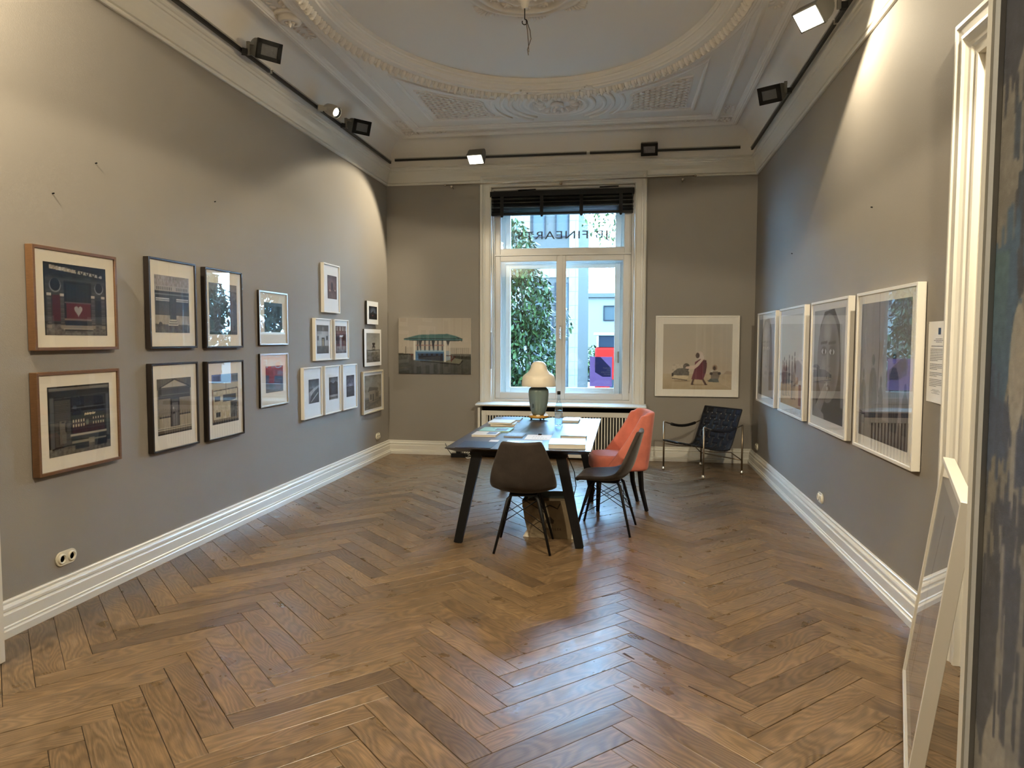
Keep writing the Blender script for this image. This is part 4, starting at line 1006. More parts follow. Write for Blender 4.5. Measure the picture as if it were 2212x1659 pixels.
def art_desert():
    c = Cv(150, 142); c.vgrad(.24, 1, (188, 176, 158), (178, 172, 160)); c.vgrad(0, .24, (176, 160, 132), (184, 168, 142)); c.noise(3, 6, 10, 0, 0, 1, .26)
    c.poly([(.88, .24), (1, .235), (1, .28), (.92, .29)], (168, 152, 132)); c.ell(.52, .075, .12, .012, (140, 122, 98), .8, .6); c.ell(.28, .13, .16, .014, (140, 122, 98), .8, .6)
    # sitting figure
    c.poly([(.14, .25), (.16, .22), (.38, .20), (.39, .26), (.36, .31), (.30, .33), (.22, .32), (.17, .28)], (96, 92, 86)); c.ell(.345, .345, .05, .055, (86, 80, 74)); c.ell(.36, .34, .028, .034, (52, 38, 32)); c.poly([(.15, .215), (.38, .215), (.37, .17), (.30, .14), (.2, .145), (.14, .175)], (200, 184, 154)); c.line(.14, .17, .36, .14, .012, (66, 56, 48)); c.rect(.135, .20, .16, .25, (50, 44, 44)); c.noise(9, 40, 40, .14, .2, .4, .38)
    # standing figure in a plum dress
    c.poly([(.46, .30), (.42, .16), (.59, .15), (.62, .24), (.64, .40), (.62, .45), (.55, .47), (.50, .44), (.47, .42)], (98, 30, 52)); c.poly([(.58, .44), (.63, .45), (.64, .36), (.625, .25), (.59, .24), (.60, .35)], (74, 22, 42)); c.poly([(.33, .32), (.34, .35), (.46, .37), (.56, .47), (.60, .47), (.52, .36), (.46, .31)], (206, 186, 172)); c.ell(.535, .525, .05, .055, (204, 188, 178)); c.ell(.505, .52, .028, .042, (66, 42, 36)); c.poly([(.55, .57), (.60, .50), (.59, .45), (.54, .47)], (206, 192, 182))
    for x0, x1 in ((.45, .43), (.585, .625)): c.line(x0, .16, x1, .085, .028, (70, 44, 36)); c.ell(x1 + .005, .08, .022, .01, (60, 38, 32))
    # sitting child
    c.poly([(.70, .24), (.73, .28), (.80, .28), (.83, .24), (.80, .13), (.70, .12)], (120, 108, 96)); c.ell(.755, .335, .036, .045, (150, 126, 106)); c.ell(.75, .33, .02, .03, (64, 46, 38)); c.poly([(.69, .17), (.80, .17), (.82, .115), (.66, .12)], (84, 92, 92)); c.ell(.705, .245, .022, .022, (54, 44, 42)); c.ell(.82, .25, .022, .022, (54, 44, 42)); c.line(.65, .14, .70, .15, .01, (90, 84, 76))
    return c.get(.95)
def art_face(hood, hand):
    c = Cv(110, 150, (150, 150, 150)); c.vgrad(0, 1, (120, 120, 122), (190, 190, 188))
    c.poly([(.12, 0), (.14, .5), (.22, .85), (.36, .98), (.66, 1), (.84, .86), (.90, .5), (.93, 0)], (44, 43, 44)); c.noise(3, 6, 12)
    c.ell(.50, .56, .27 if hood else .36, .40, (122, 120, 119)); c.ell(.46, .80, .15, .12, (160, 158, 156), .9, .9); c.ell(.66, .52, .15, .33, (70, 69, 70), .8, .8); c.ell(.36, .46, .10, .12, (148, 146, 144), .8, .9)
    for ex in (.36, .62): c.ell(ex, .625, .115, .05, (54, 52, 52), .9, .8); c.ell(ex, .62, .08, .026, (200, 198, 196)); c.ell(ex + .005, .62, .036, .027, (14, 14, 14)); c.ell(ex - .01, .628, .008, .006, (230, 230, 230)); c.line(ex - .11, .695, ex + .11, .705, .024, (40, 38, 38), .85)
    c.poly([(.465, .62), (.50, .42), (.46, .385), (.56, .385), (.545, .42), (.525, .62)], (128, 126, 124), .8); c.rect(.468, .43, .485, .61, (170, 168, 166), .6); c.ell(.475, .387, .022, .012, (26, 26, 26)); c.ell(.54, .387, .022, .012, (26, 26, 26)); c.ell(.50, .295, .10, .032, (70, 64, 64)); c.rect(.41, .293, .59, .299, (34, 32, 32)); c.ell(.5, .27, .07, .014, (120, 114, 112), .8)
    if hood: c.ell(.5, .13, .26, .13, (60, 58, 58), .9, .5); c.rect(.0, 0, 1, .10, (50, 49, 50))
    if hand:
        c.poly([(0, 0), (.2, .10), (.9, .16), (1, .0)], (34, 33, 34)); c.rect(.35, 0, 1, .15, (34, 33, 34))
        for i, (x0, x1, y1) in enumerate(((.02, .38, .27), (.08, .43, .31), (.15, .48, .33), (.22, .50, .29))): c.line(x0, .0 - .0 * i, x1, y1, .058, (164 - 10 * i, 160 - 10 * i, 156 - 10 * i)); c.line(x0 + .03, .0, x1 + .03, y1 - .01, .012, (70, 68, 68)); c.ell(x1, y1, .03, .018, (176, 172, 168))
        c.poly([(0, 0), (.1, .12), (.4, .05), (.42, 0)], (150, 146, 142))
    return c.vign(.25).get(1.0)
def art_group():
    c = Cv(110, 150); c.vgrad(.22, 1, (206, 194, 172), (196, 188, 172)); c.vgrad(0, .24, (176, 138, 92), (196, 160, 116)); c.noise(4, 12, 12, 0, 0, 1, .25)
    c.ell(.82, .40, .22, .12, (184, 172, 154), .8, .6); c.rect(.72, .25, .86, .33, (184, 150, 112)); c.rect(.88, .04, .99, .26, (120, 50, 38))
    for i, (x, h) in enumerate(((.10, .42), (.17, .46), (.27, .42), (.30, .38), (.42, .48), (.56, .50), (.58, .42), (.68, .54))):
        b = .10 + .004 * i - (.03 if x > .5 else 0); col = ((110, 58, 42), (92, 50, 40), (120, 66, 48), (84, 64, 54), (76, 66, 56), (96, 70, 54), (70, 60, 54), (112, 88, 66))[i]
        c.poly([(x - .035, b + .12), (x - .045, b + h * .62), (x - .015, b + h * .82), (x + .02, b + h * .82), (x + .05, b + h * .6), (x + .04, b + .12)], col); c.ell(x, b + h * .88, .02, .026, (56, 38, 30)); c.line(x - .015, b, x - .012, b + .13, .016, (60, 40, 32)); c.line(x + .02, b, x + .018, b + .13, .016, (60, 40, 32)); c.line(x + .06, b + .02, x + .05, b + h * .7, .007, (60, 44, 34))
        c.ell(x + .03, b - .002, .05, .008, (120, 90, 60), .8)
    return c.get(1.0)
def art_silhouettes():
    c = Cv(110, 150); c.vgrad(.15, 1, (128, 120, 120), (104, 98, 100)); c.vgrad(0, .16, (84, 76, 74), (104, 96, 94)); c.noise(3, 6, 10)
    for i, (x, t, w) in enumerate(((.09, .49, .05), (.30, .60, .075), (.47, .45, .04), (.72, .62, .085), (.93, .42, .05))):
        b = .10; col = (56, 52, 54)
        c.poly([(x - w * .8, b), (x - w * 1.15, b + (t - b) * .45), (x - w * .95, b + (t - b) * .74), (x - w * .4, b + (t - b) * .84), (x + w * .45, b + (t - b) * .84), (x + w * 1.0, b + (t - b) * .72), (x + w * 1.3, b + (t - b) * .42), (x + w * .9, b)], col); c.ell(x, t - .02, w * .42, .04, (44, 40, 42))
        for k in range(3): c.line(x - w * .6 + k * w * .55, b + .01, x - w * .45 + k * w * .45, b + (t - b) * .5, .008, (120, 114, 112), .7)
    return c.get(.95)

# ------------------------------------------------------------------ framed pictures
ROTZ = {'left': PI / 2, 'back': 0.0, 'right': -PI / 2}
def picture(label, wall, u0, u1, z0, z1, pu0, pu1, pz0, pz1, art, fmat, rim=.02, depth=.04, board=M_BOARD, glass=True, cat='framed picture', group=None, name='framed_picture', side=None, proud=False):
    uc = (u0 + u1) / 2; w = abs(u1 - u0) / 2; h = z1 - z0; s = -1 if wall == 'right' else 1
    loc = {'left': (-A, uc, z0), 'back': (uc, D, z0), 'right': (B, uc, z0)}[wall]
    o = thing(name, label, cat, loc, ROTZ[wall], group)
    px = sorted([(pu0 - uc) * s, (pu1 - uc) * s]); q0, q1 = pz0 - z0, pz1 - z0
    frame_parts(o, w, h, px, q0, q1, art, fmat, rim, depth, board, glass, side)
    return o
def frame_parts(o, w, h, px, q0, q1, art, fmat, rim, depth, board, glass, side=None):
    g = .004
    if rim > 0:
        f = frame4(MB(), -w, w, 0, h, -depth, -g, rim, rim, rim, rim).build('frame', fmat, o); bevel(f, .0015, 1)
        if side:
            sm_ = frame4(MB(), -w - .001, w + .001, -.001, h + .001, -depth + .003, -g, .004, .004, .004, .004).build('frame_side', side, o)
        rec = .012
    else:
        f = MB().box(-w, w, -depth + .001, -g, 0, h).build('mount_block', fmat, o); rec = -.001; rim = 0
    yb = -depth + rec
    MB().box(-w + rim * .9, w - rim * .9, yb, yb + .003, rim * .9, h - rim * .9).build('mat_board', board, o)
    ob('print', print_mesh('print', art, px[0], px[1], q0, q1, yb - .0012), M_INK, o)
    if glass:
        yg = yb - (.006 if rim else .002)
        MB().add([(-w + rim * .9, yg, rim * .9), (w - rim * .9, yg, rim * .9), (w - rim * .9, yg, h - rim * .9), (-w + rim * .9, yg, h - rim * .9)], [(0, 1, 2, 3)]).build('glass', M_PGLASS, o)
M_BROWN = mat('walnut_frame', (.13, .065, .028, 1), .45, var=.15, vscale=30, stretch=(1, 1, 8))
M_EBONY = mat('dark_brown_frame', (.012, .008, .006, 1), .4)
M_SILVER = mat('silver_leaf_frame', (.62, .62, .60, 1), .3, metal=.8)
M_CREAMF = mat('cream_frame', (.60, .53, .40, 1), .45)
def pictures():
    P = picture
    P('brown framed photograph of a pub front with a white heart, upper of two', 'left', 3.428, 4.074, 1.484, 2.058, 3.508, 3.987, 1.569, 1.974, art_pub(), M_BROWN, .018, .05, M_CREAMBOARD)
    P('brown framed photograph of a shuttered shop front, lower of two', 'left', 3.425, 4.071, .791, 1.365, 3.506, 3.987, .885, 1.28, art_shop(), M_BROWN, .018, .05, M_CREAMBOARD)
    P('dark framed photograph of a shop with a long sign band and steps', 'left', 4.389, 4.924, 1.485, 2.102, 4.456, 4.844, 1.594, 1.989, art_front(), M_EBONY, .014, .045, M_CREAMBOARD)
    P('dark framed photograph of a grey doorway under lettering, upper and farther', 'left', 5.046, 5.575, 1.481, 2.097, 5.101, 5.499, 1.587, 1.986, art_door(), M_EBONY, .014, .045, M_CREAMBOARD)
    P('dark framed photograph of a facade with a triangular gable', 'left', 4.389, 4.922, .770, 1.383, 4.453, 4.842, .883, 1.273, art_pediment(), M_EBONY, .014, .045, M_CREAMBOARD)
    P('dark framed photograph of a pale blocky facade with black openings', 'left', 5.043, 5.570, .762, 1.378, 5.111, 5.493, .881, 1.272, art_blocks(), M_EBONY, .014, .045, M_CREAMBOARD)
    P('silver framed dark photograph, upper of two', 'left', 5.888, 6.425, 1.498, 1.981, 5.992, 6.328, 1.614, 1.881, art_dark((40, 46, 44), (60, 70, 72), 1), M_SILVER, .014, .024, M_CREAMBOARD, side=M_EBONY)
    P('silver framed dark red photograph, lower of two', 'left', 5.888, 6.420, .942, 1.421, 5.997, 6.326, 1.067, 1.306, art_dark((60, 40, 40), (96, 46, 42), 2), M_SILVER, .014, .024, M_CREAMBOARD, side=M_EBONY)
    g = 'white framed photographs arranged in a pyramid'
    P('white framed dusk photograph, topmost of the pyramid', 'left', 7.219, 7.655, 1.838, 2.362, 7.335, 7.584, 1.99, 2.241, art_dusk(), M_WHITE, .014, .042, M_PAPER, group=g)
    P('white framed photograph of a white house, middle row of the pyramid', 'left', 6.995, 7.405, 1.328, 1.771, 7.045, 7.348, 1.401, 1.70, art_whitehouse(), M_WHITE, .014, .042, M_PAPER, group=g)
    P('white framed photograph of a red brick front, middle row of the pyramid', 'left', 7.489, 7.899, 1.326, 1.771, 7.537, 7.840, 1.397, 1.70, art_redbrick(), M_WHITE, .014, .042, M_PAPER, group=g)
    P('white framed photograph of a snowy slope, bottom row of the pyramid', 'left', 6.708, 7.148, .745, 1.267, 6.835, 7.084, .896, 1.141, art_slope(), M_WHITE, .014, .042, M_PAPER, group=g)
    P('white framed photograph of dark houses, bottom row of the pyramid', 'left', 7.216, 7.651, .744, 1.266, 7.342, 7.582, .894, 1.138, art_houses(), M_WHITE, .014, .042, M_PAPER, group=g)
    P('white framed photograph of sea and clouds, bottom row of the pyramid', 'left', 7.712, 8.146, .742, 1.263, 7.831, 8.072, .887, 1.135, art_sea(), M_WHITE, .014, .042, M_PAPER, group=g)
    P('small unframed night photograph, topmost beside the room corner', 'left', 8.526, 8.927, 1.742, 2.030, 8.589, 8.879, 1.804, 1.968, art_night(), M_EBONY, 0, .03, M_PAPER, glass=False)
    P('unframed photograph of a lookout tower on a beach beside the room corner', 'left', 8.444, 9.054, 1.216, 1.680, 8.510, 9.003, 1.264, 1.631, art_tower(), M_EBONY, 0, .022, M_PAPER, glass=False)
    P('cream framed photograph of a small house, lowest beside the room corner', 'left', 8.370, 9.102, .625, 1.153, 8.430, 9.040, .672, 1.100, art_cottage(), M_CREAMF, .018, .035, M_PAPER)
    P('frameless colour photograph of a blue beach shelter beside the window', 'back', -3.032, -2.032, 1.091, 1.840, -3.032, -2.032, 1.091, 1.840, art_shelter(), M_PAPER, 0, .022, M_PAPER, cat='picture', name='acrylic_picture')
    P('white framed photograph of three figures on sand above the armchair', 'back', .378, 1.411, .836, 1.862, .475, 1.326, .929, 1.757, art_desert(), M_WHITE, .018, .04, M_BOARD)
    g2 = 'four large white framed photographs in a row'
    for i, (a, b, art, lb) in enumerate(((8.89, 7.86, art_face(True, False), 'large white framed portrait of a hooded face in the far corner'), (7.66, 6.63, art_group(), 'large white framed colour photograph of a standing group'),
                                    (6.402, 5.374, art_face(False, True), 'large white framed portrait of a face with a raised hand'), (5.19, 4.163, art_silhouettes(), 'large white framed photograph of silhouettes that reflects the window'))):
        z0, z1 = .840, 1.868
        P(lb, 'right', a, b, z0, z1, a - .085, b + .095, z0 + .09, z1 - .075, art, M_WHITE, .02, .05, M_BOARD, group=g2)
pictures()

def notice():
    o = thing('notice_sheet', 'white printed text sheet pinned beside the door frame', 'notice', (B, 3.985, 1.232), -PI / 2)
    w, h = .135, .42; n = 12
    mb = MB(); vs = []; fs = []
    for j in range(n + 1):
        for i in range(7):
            x = -w + 2 * w * i / 6; z = h * j / n; curl = .028 * (1 - j / n) ** 2 * (i / 6) ** 1.5 + .004
            vs.append((x, -curl, z))
    for j in range(n):
        for i in range(6): k = j * 7 + i; fs.append((k, k + 1, k + 8, k + 7))
    mb.add(vs, fs); mb.build('paper', M_PAPER, o, True)
    ink = mat('grey_print_ink', (.10, .10, .11, 1), .7)
    def yy(x, z): return -(.028 * (1 - z / h) ** 2 * max(0, (x + w) / (2 * w)) ** 1.5 + .004) - .0012
    lb = MB(); vs = [(x, yy(x, z), z) for x, z in ((-.012, .352), (.018, .352), (.018, .386), (-.012, .386))]; lb.add(vs, [(0, 1, 2, 3)]); lb.build('logo', mat('blue_logo', (.02, .05, .11, 1), .6), o)
    tl = MB()
    def row(x0, x1, z, t=.0028):
        x = x0
        while x < x1:
            e = min(x1, x + random.uniform(.008, .022)); vs = [(a, yy(a, b), b) for a, b in ((x, z), (e, z), (e, z + t), (x, z + t))]; tl.add(vs, [(0, 1, 2, 3)]); x = e + .003
    for z, a in ((.328, .04), (.32, .06), (.312, .035)): row(-a, a, z)
    row(-.09, .09, .290, .0035); z = .275
    for para in (8, 4, 3, 5):
        for k in range(para): row(-.10, .10 if k < para - 1 else .0, z); z -= .0085
        z -= .010
    for a in (.05, .07, .03, .06): row(-a, a, z, .002); z -= .006
    t = tl.build('text_lines', ink, o, recalc=False); t['kind'] = 'stuff'
    for x in (-w + .006,): MB().lathe([(0, 0), (.003, .0), (.003, .002), (0, .003)], 6, (x, -.007, h - .008)).build('pin', M_CHROME, o)
notice()

def socket(label, wall, u, z, n=2):
    loc = {'left': (-A, u, z), 'right': (B, u, z)}[wall]
    o = thing('power_socket', label, 'socket', loc, ROTZ[wall], 'double wall sockets')
    pl = mat('cream_plastic', (.66, .62, .50, 1), .3); s = .036 if n == 2 else 0
    pts = [(s + .042 * math.cos(t), .042 * math.sin(t)) for t in np.linspace(-PI / 2, PI / 2, 12)] + [(-s + .042 * math.cos(t), .042 * math.sin(t)) for t in np.linspace(PI / 2, 3 * PI / 2, 12)]
    bevel(MB().prism(pts, 'y', -.010, -.001).build('plate', pl, o), .002)
    for x in (-s, s):
        rg = MB().lathe([(.030, .0), (.030, .006), (.026, .010), (.021, .010), (.020, -.006), (0, -.008)], 18).build('insert', pl, o, True); rg.location = (x, -.009, 0); rg.rotation_euler = (PI / 2, 0, 0)
        MB().lathe([(.019, .001), (0, .001)], 14).build('well', mat('socket_shadow', (.10, .09, .07, 1), .6), rg)
        hd = MB()
        for t in (-.0095, .0095): hd.lathe([(.0025, .0025), (0, .0025)], 6, (t, 0, 0))
        hd.build('pin_hole', M_DARK, rg)
socket('cream double wall socket close to the white open door', 'left', 3.637, .286)
socket('cream double wall socket near the far corner below the small house photograph', 'left', 8.948, .289)
socket('cream double wall socket below the four large photographs', 'right', 6.118, .270)
socket('cream double wall socket in the corner behind the black armchair', 'right', 9.0, .265)
# ------------------------------------------------------------------ table
TZ = .742
def table():
    o = thing('gallery_table', 'long dark table with black slanted legs covered with books', 'table', (-.785, 6.31, 0))
    tm = mat('dark_table_veneer', (.022, .018, .017, 1), .30, spec=.9, var=.15, vscale=12, stretch=(6, 1, 1))
    W_, L_ = .545, 1.11
    lp = lambda i, z: [(-W_ + i, -L_ + i, z), (W_ - i, -L_ + i, z), (W_ - i, L_ - i, z), (-W_ + i, L_ - i, z)]
    tp = MB(); tp.loops([lp(0, TZ), lp(0, TZ - .006), lp(.075, TZ - .038)]); tp.add(lp(0, TZ), [(0, 1, 2, 3)]); tp.add(lp(.075, TZ - .038), [(3, 2, 1, 0)])
    bevel(tp.build('tabletop', tm, o), .0015, 1)
    for sx in (-1, 1):
        for sy in (-1, 1):
            g = MB(); g.bar((sx * .465, sy * 1.02, 0), (sx * .315, sy * 1.0, TZ - .036), .062, .05, .078, .06, upv=(0, 1, 0)); bevel(g.build('leg', M_BLACK, o), .004)
    for sy in (-1, 1):
        g = MB(); g.box(-.37, .37, sy * 1.0 - .03, sy * 1.0 + .03, TZ - .065, TZ - .037); g.build('crossbar', M_BLACK, o)
    g = MB(); g.box(-.03, .03, -1.0, 1.0, TZ - .06, TZ - .037); g.build('crossbar', M_BLACK, o)
table()

# ------------------------------------------------------------------ grey velvet shell chairs
def velvet(name, col, k=.25):
    return mat(name, col, .85, bump=.15, bscale=90, var=k, vscale=9, sheen=.22, spec=.2)
def shell_chair(label, loc, rz):
    o = thing('shell_chair', label, 'chair', loc, rz, 'grey velvet shell chairs')
    vm = velvet('grey_velvet', (.042, .033, .028, 1))
    st = [(.225, .428, .175, .0), (.215, .455, .200, .004), (.16, .462, .218, .012), (.06, .452, .232, .026), (-.05, .445, .238, .042), (-.125, .458, .240, .056), (-.175, .50, .238, .062), (-.205, .57, .228, .056), (-.228, .65, .206, .044), (-.252, .74, .178, .030), (-.270, .81, .152, .018), (-.272, .838, .138, .008)]
    NT = 11; vs = []; fs = []
    for i, (y, z, w, cu_) in enumerate(st):
        a = st[max(0, i - 1)]; b = st[min(len(st) - 1, i + 1)]; ty, tz = b[0] - a[0], b[1] - a[1]; l = math.hypot(ty, tz); ny, nz = tz / l, -ty / l
        if nz < 0 and i < 5: ny, nz = -ny, -nz
        if i >= 5 and ny < 0: ny, nz = -ny, -nz
        for j in range(NT):
            t = -1 + 2 * j / (NT - 1); cc = cu_ * abs(t) ** 2.2; dip = -.012 * (1 - t * t) if i == len(st) - 1 else 0
            vs.append((w * t, y + ny * cc, z + nz * cc + dip))
    for i in range(len(st) - 1):
        for j in range(NT - 1): k = i * NT + j; fs.append((k, k + 1, k + NT + 1, k + NT))
    mb = MB().add(vs, fs); sh = mb.build('seat_shell', vm, o, True, recalc=False)
    so = sh.modifiers.new('thick', 'SOLIDIFY'); so.thickness = .036; so.offset = 1.0; so.use_even_offset = False
    subsurf(sh, 2)
    tx = [(-.088, -.11), (.088, -.11), (.088, .09), (-.088, .09)]; ft = [(-.205, -.23), (.205, -.23), (.205, .21), (-.205, .21)]
    fm = M_BLACK
    MB().box(-.10, .10, -.12, .10, .402, .414).build('seat_plate', fm, o)
    for (a, b), (c, d) in zip(tx, ft):
        g = MB(); g.tube([(a, b, .408), (a * 1.25, b * 1.2, .385), (c, d, .0)], [.011, .013, .009], 8); g.build('leg', fm, o, True)
    def at(k, z):
        (a, b), (c, d) = tx[k], ft[k]; a *= 1.25; b *= 1.2; t = 1 - z / .385; return Vector((a + (c - a) * t, b + (d - b) * t, z))
    wires = MB()
    for k in range(4):
        n = (k + 1) % 4
        wires.tube([at(k, .385), at(n, .215)], .0032, 5); wires.tube([at(n, .385), at(k, .215)], .0032, 5)
        wires.tube([at(k, .30) if k % 2 else at(k, .34), at(n, .145)], .0032, 5) if k % 2 == 0 else wires.tube([at(n, .34), at(k, .145)], .0032, 5)
    wires.build('wire_brace', fm, o, True)
    return o
shell_chair('grey velvet shell chair with its back to the camera at the table end', (-.735, 5.28, 0), math.radians(3))
shell_chair('grey velvet shell chair in profile at the long side of the table', (-.15, 5.87, 0), math.radians(83))

def pink_chair():
    o = thing('upholstered_chair', 'salmon pink velvet chair with curved wing back and black legs', 'chair', (-.06, 6.70, 0), math.radians(101))
    pm = velvet('salmon_velvet', (.56, .17, .12, 1), .12)
    # seat cushion
    lp = lambda ix, z, yf=0: [(x * (.225 - ix), (.26 - ix - yf) if y > 0 else (-.20 + ix), z) for x, y in ((-1, -1), (0, -1), (1, -1), (1.0, 0), (1, 1), (0, 1), (-1, 1), (-1, 0))]
    lp2 = lambda ix, z: [(p[0], (p[1] if k in (0, 1, 2, 4, 5, 6) else .03), p[2]) for k, p in enumerate(lp(ix, z))]
    s = MB(); s.loops([lp2(.03, .365), lp2(0, .37), lp2(0, .42), lp2(.0, .485), lp2(.03, .505)]); s.add(lp2(.03, .365), [tuple(range(8))[::-1]]); s.add(lp2(.03, .505), [tuple(range(8))])
    q = s.build('seat_cushion', pm, o, True); subsurf(q, 2)
    # barrel back, wings grow forward towards the seat
    vs = []; fs = []; NT = 15; zs = [.37, .42, .50, .58, .66, .74, .82, .87, .905]
    for i, z in enumerate(zs):
        t_ = (z - .37) / .535; wing = .30 * (1 - t_) ** 1.3 + .07; half = .245 - .012 * t_; lean = -.06 * t_
        for j in range(NT):
            t = -1 + 2 * j / (NT - 1); a = abs(t)
            if a < .6: x = half * (t / .6) * .97; y = -.235 + .05 * (a / .6) ** 4
            else: x = half * math.copysign(1, t); y = -.185 + wing * (a - .6) / .4
            vs.append((x, y + lean, z - (.03 if i == len(zs) - 1 and a > .8 else 0)))
    for i in range(len(zs) - 1):
        for j in range(NT - 1): k = i * NT + j; fs.append((k, k + 1, k + NT + 1, k + NT))
    b = MB().add(vs, fs).build('wing_back', pm, o, True, recalc=False)
    so = b.modifiers.new('thick', 'SOLIDIFY'); so.thickness = .055; so.offset = 0
    subsurf(b, 2)
    for sx in (-1, 1):
        g = MB(); g.tube([(sx * .19, .20, .38), (sx * .19, .21, 0)], [.026, .016], 4); g.build('leg', M_BLACK, o)
        g = MB(); g.tube([(sx * .20, -.17, .38), (sx * .20, -.185, .2), (sx * .20, -.235, 0)], [.026, .022, .017], 4); g.build('leg', M_BLACK, o)
pink_chair()

def armchair():
    o = thing('strap_armchair', 'low armchair of woven black leather straps on thin brass coloured legs', 'armchair', (.907, 8.62, 0), math.radians(129))
    br = mat('aged_brass', (.30, .24, .17, 1), .38, metal=1.0); lt = mat('black_leather', (.008, .008, .009, 1), .6, bump=.2, bscale=120, spec=.25); wt = mat('steel_rivet', (.85, .84, .80, 1), .2, metal=1.0)
    X, YF_, YB = .325, .305, -.305
    for sx in (-1, 1):
        for y in (YF_, YB):
            zt = .585 if y > 0 else .575
            g = MB(); g.tube([(sx * X, y, .03), (sx * X, y, zt)], .0105, 10); lg = g.build('leg', br, o, True)
            g = MB(); g.lathe([(.008, .05), (.012, .045), (.02, .03), (.021, .018), (.016, .006), (.009, 0), (0, 0)], 12, (sx * X, y, 0)); g.build('foot', wt, lg, True)
        pts = [(sx * X, YF_ + (YB - YF_) * t, .585 - .06 * math.sin(PI * t) - .01 * t) for t in np.linspace(0, 1, 12)]
        g = MB(); g.tube(pts, .008, 8); ar = g.build('armrest', br, o, True)
        g = MB(); g.tube(pts[2:10], .017, 10); g.build('leather_sleeve', lt, ar, True)
    # stretchers
    g = MB(); g.tube([(-X, YB, .165), (X, YB, .165)], .007, 8); g.build('stretcher', br, o, True)
    for sx in (-1, 1):
        g = MB(); g.tube([(sx * X, YF_, .325), (sx * .29, .1, .285), (sx * .28, -.10, .268), (sx * .29, -.16, .262), (sx * X, YB, .165)], .006, 8); g.build('stretcher', br, o, True)
    prof = [(.345, .372), (.25, .345), (.14, .318), (.02, .298), (-.08, .288), (-.135, .30), (-.17, .35), (-.205, .44), (-.245, .545), (-.285, .65), (-.325, .748)]
    P = [Vector((0, a, b)) for a, b in prof]
    cum = [0]
    for i in range(1, len(P)): cum.append(cum[-1] + (P[i] - P[i - 1]).length)
    def at(s_):
        s_ = min(max(s_, 0), cum[-1] - 1e-6)
        for i in range(1, len(P)):
            if s_ <= cum[i]:
                t = (s_ - cum[i - 1]) / (cum[i] - cum[i - 1]); d = (P[min(i + 1, len(P) - 1)] - P[max(i - 1, 0)] * 1).normalized() if t > .5 else (P[i] - P[max(i - 2, 0)]).normalized()
                return P[i - 1].lerp(P[i], t), Vector((0, d.z, -d.y)) * -1
    TL = cum[-1]; HW = .285; NL, NTt = 8, 13; lw, tw = .060, .062
    lx = [-HW + .032 + (2 * HW - .064) * i / (NL - 1) for i in range(NL)]; ts = [.035 + (TL - .07) * i / (NTt - 1) for i in range(NTt)]
    for i, x in enumerate(lx):
        vs = []; fs = []; n = 53
        for k in range(n + 1):
            s_ = TL * k / n; p, nn = at(s_); ph = math.cos(PI * (s_ - ts[0]) / (ts[1] - ts[0]) + PI * i); e = p + nn * (.0035 * ph)
            for dx in (-lw / 2, lw / 2):
                for th in (-.0014, .0014): vs.append((x + dx, e.y + nn.y * th, e.z + nn.z * th))
        for k in range(n):
            a = 4 * k; b = a + 4; fs += [(a, a + 2, b + 2, b), (a + 1, b + 1, b + 3, a + 3), (a, b, b + 1, a + 1), (a + 2, a + 3, b + 3, b + 2)]
        MB().add(vs, fs).build('strap', lt, o, True)
    for j, s_ in enumerate(ts):
        vs = []; fs = []; n = 36; p, nn = at(s_); d = Vector((0, -nn.z, nn.y))
        for k in range(n + 1):
            x = -HW + 2 * HW * k / n; ph = -math.cos(PI * (x - lx[0]) / (lx[1] - lx[0]) + PI * j); e = p + nn * (.0035 * ph)
            for dd in (-tw / 2, tw / 2):
                for th in (-.0014, .0014): vs.append((x, e.y + d.y * dd + nn.y * th, e.z + d.z * dd + nn.z * th))
        for k in range(n):
            a = 4 * k; b = a + 4; fs += [(a, a + 2, b + 2, b), (a + 1, b + 1, b + 3, a + 3), (a, b, b + 1, a + 1), (a + 2, a + 3, b + 3, b + 2)]
        MB().add(vs, fs).build('strap', lt, o, True)
    rm = MB(); rp = [(sx_, 0, 0) for sx_ in ()]
    for sx in (-1, 1):
        g = MB(); g.tube([(sx * (HW + .004), p.y, p.z) for p in [at(TL * k / 30)[0] for k in range(31)]], .009, 8); g.build('edge_rail', lt, o, True)
    for s_ in (0, TL):
        p = at(s_)[0]; g = MB(); g.tube([(-HW - .004, p.y, p.z), (HW + .004, p.y, p.z)], .009, 8); g.build('edge_rail', lt, o, True)
    rv = MB(); rv.dome((0, 0, 0), .006, .006, .005, 6, 2, sgn=1); rme = rv.mesh('rivet', True); rme.materials.append(wt)
    def rivet(x, s_, lift):
        p, nn = at(s_); r = ob('rivet', rme, None, o); q = p + nn * lift; r.location = (x, q.y, q.z); r.rotation_euler = nn.to_track_quat('Z', 'X').to_euler()
    for sx in (-1, 1):
        for s_ in ts: rivet(sx * (HW + .004), s_, .008)
    for x in lx: rivet(x, TL - .002, .008); rivet(x, .002, .008)
armchair()

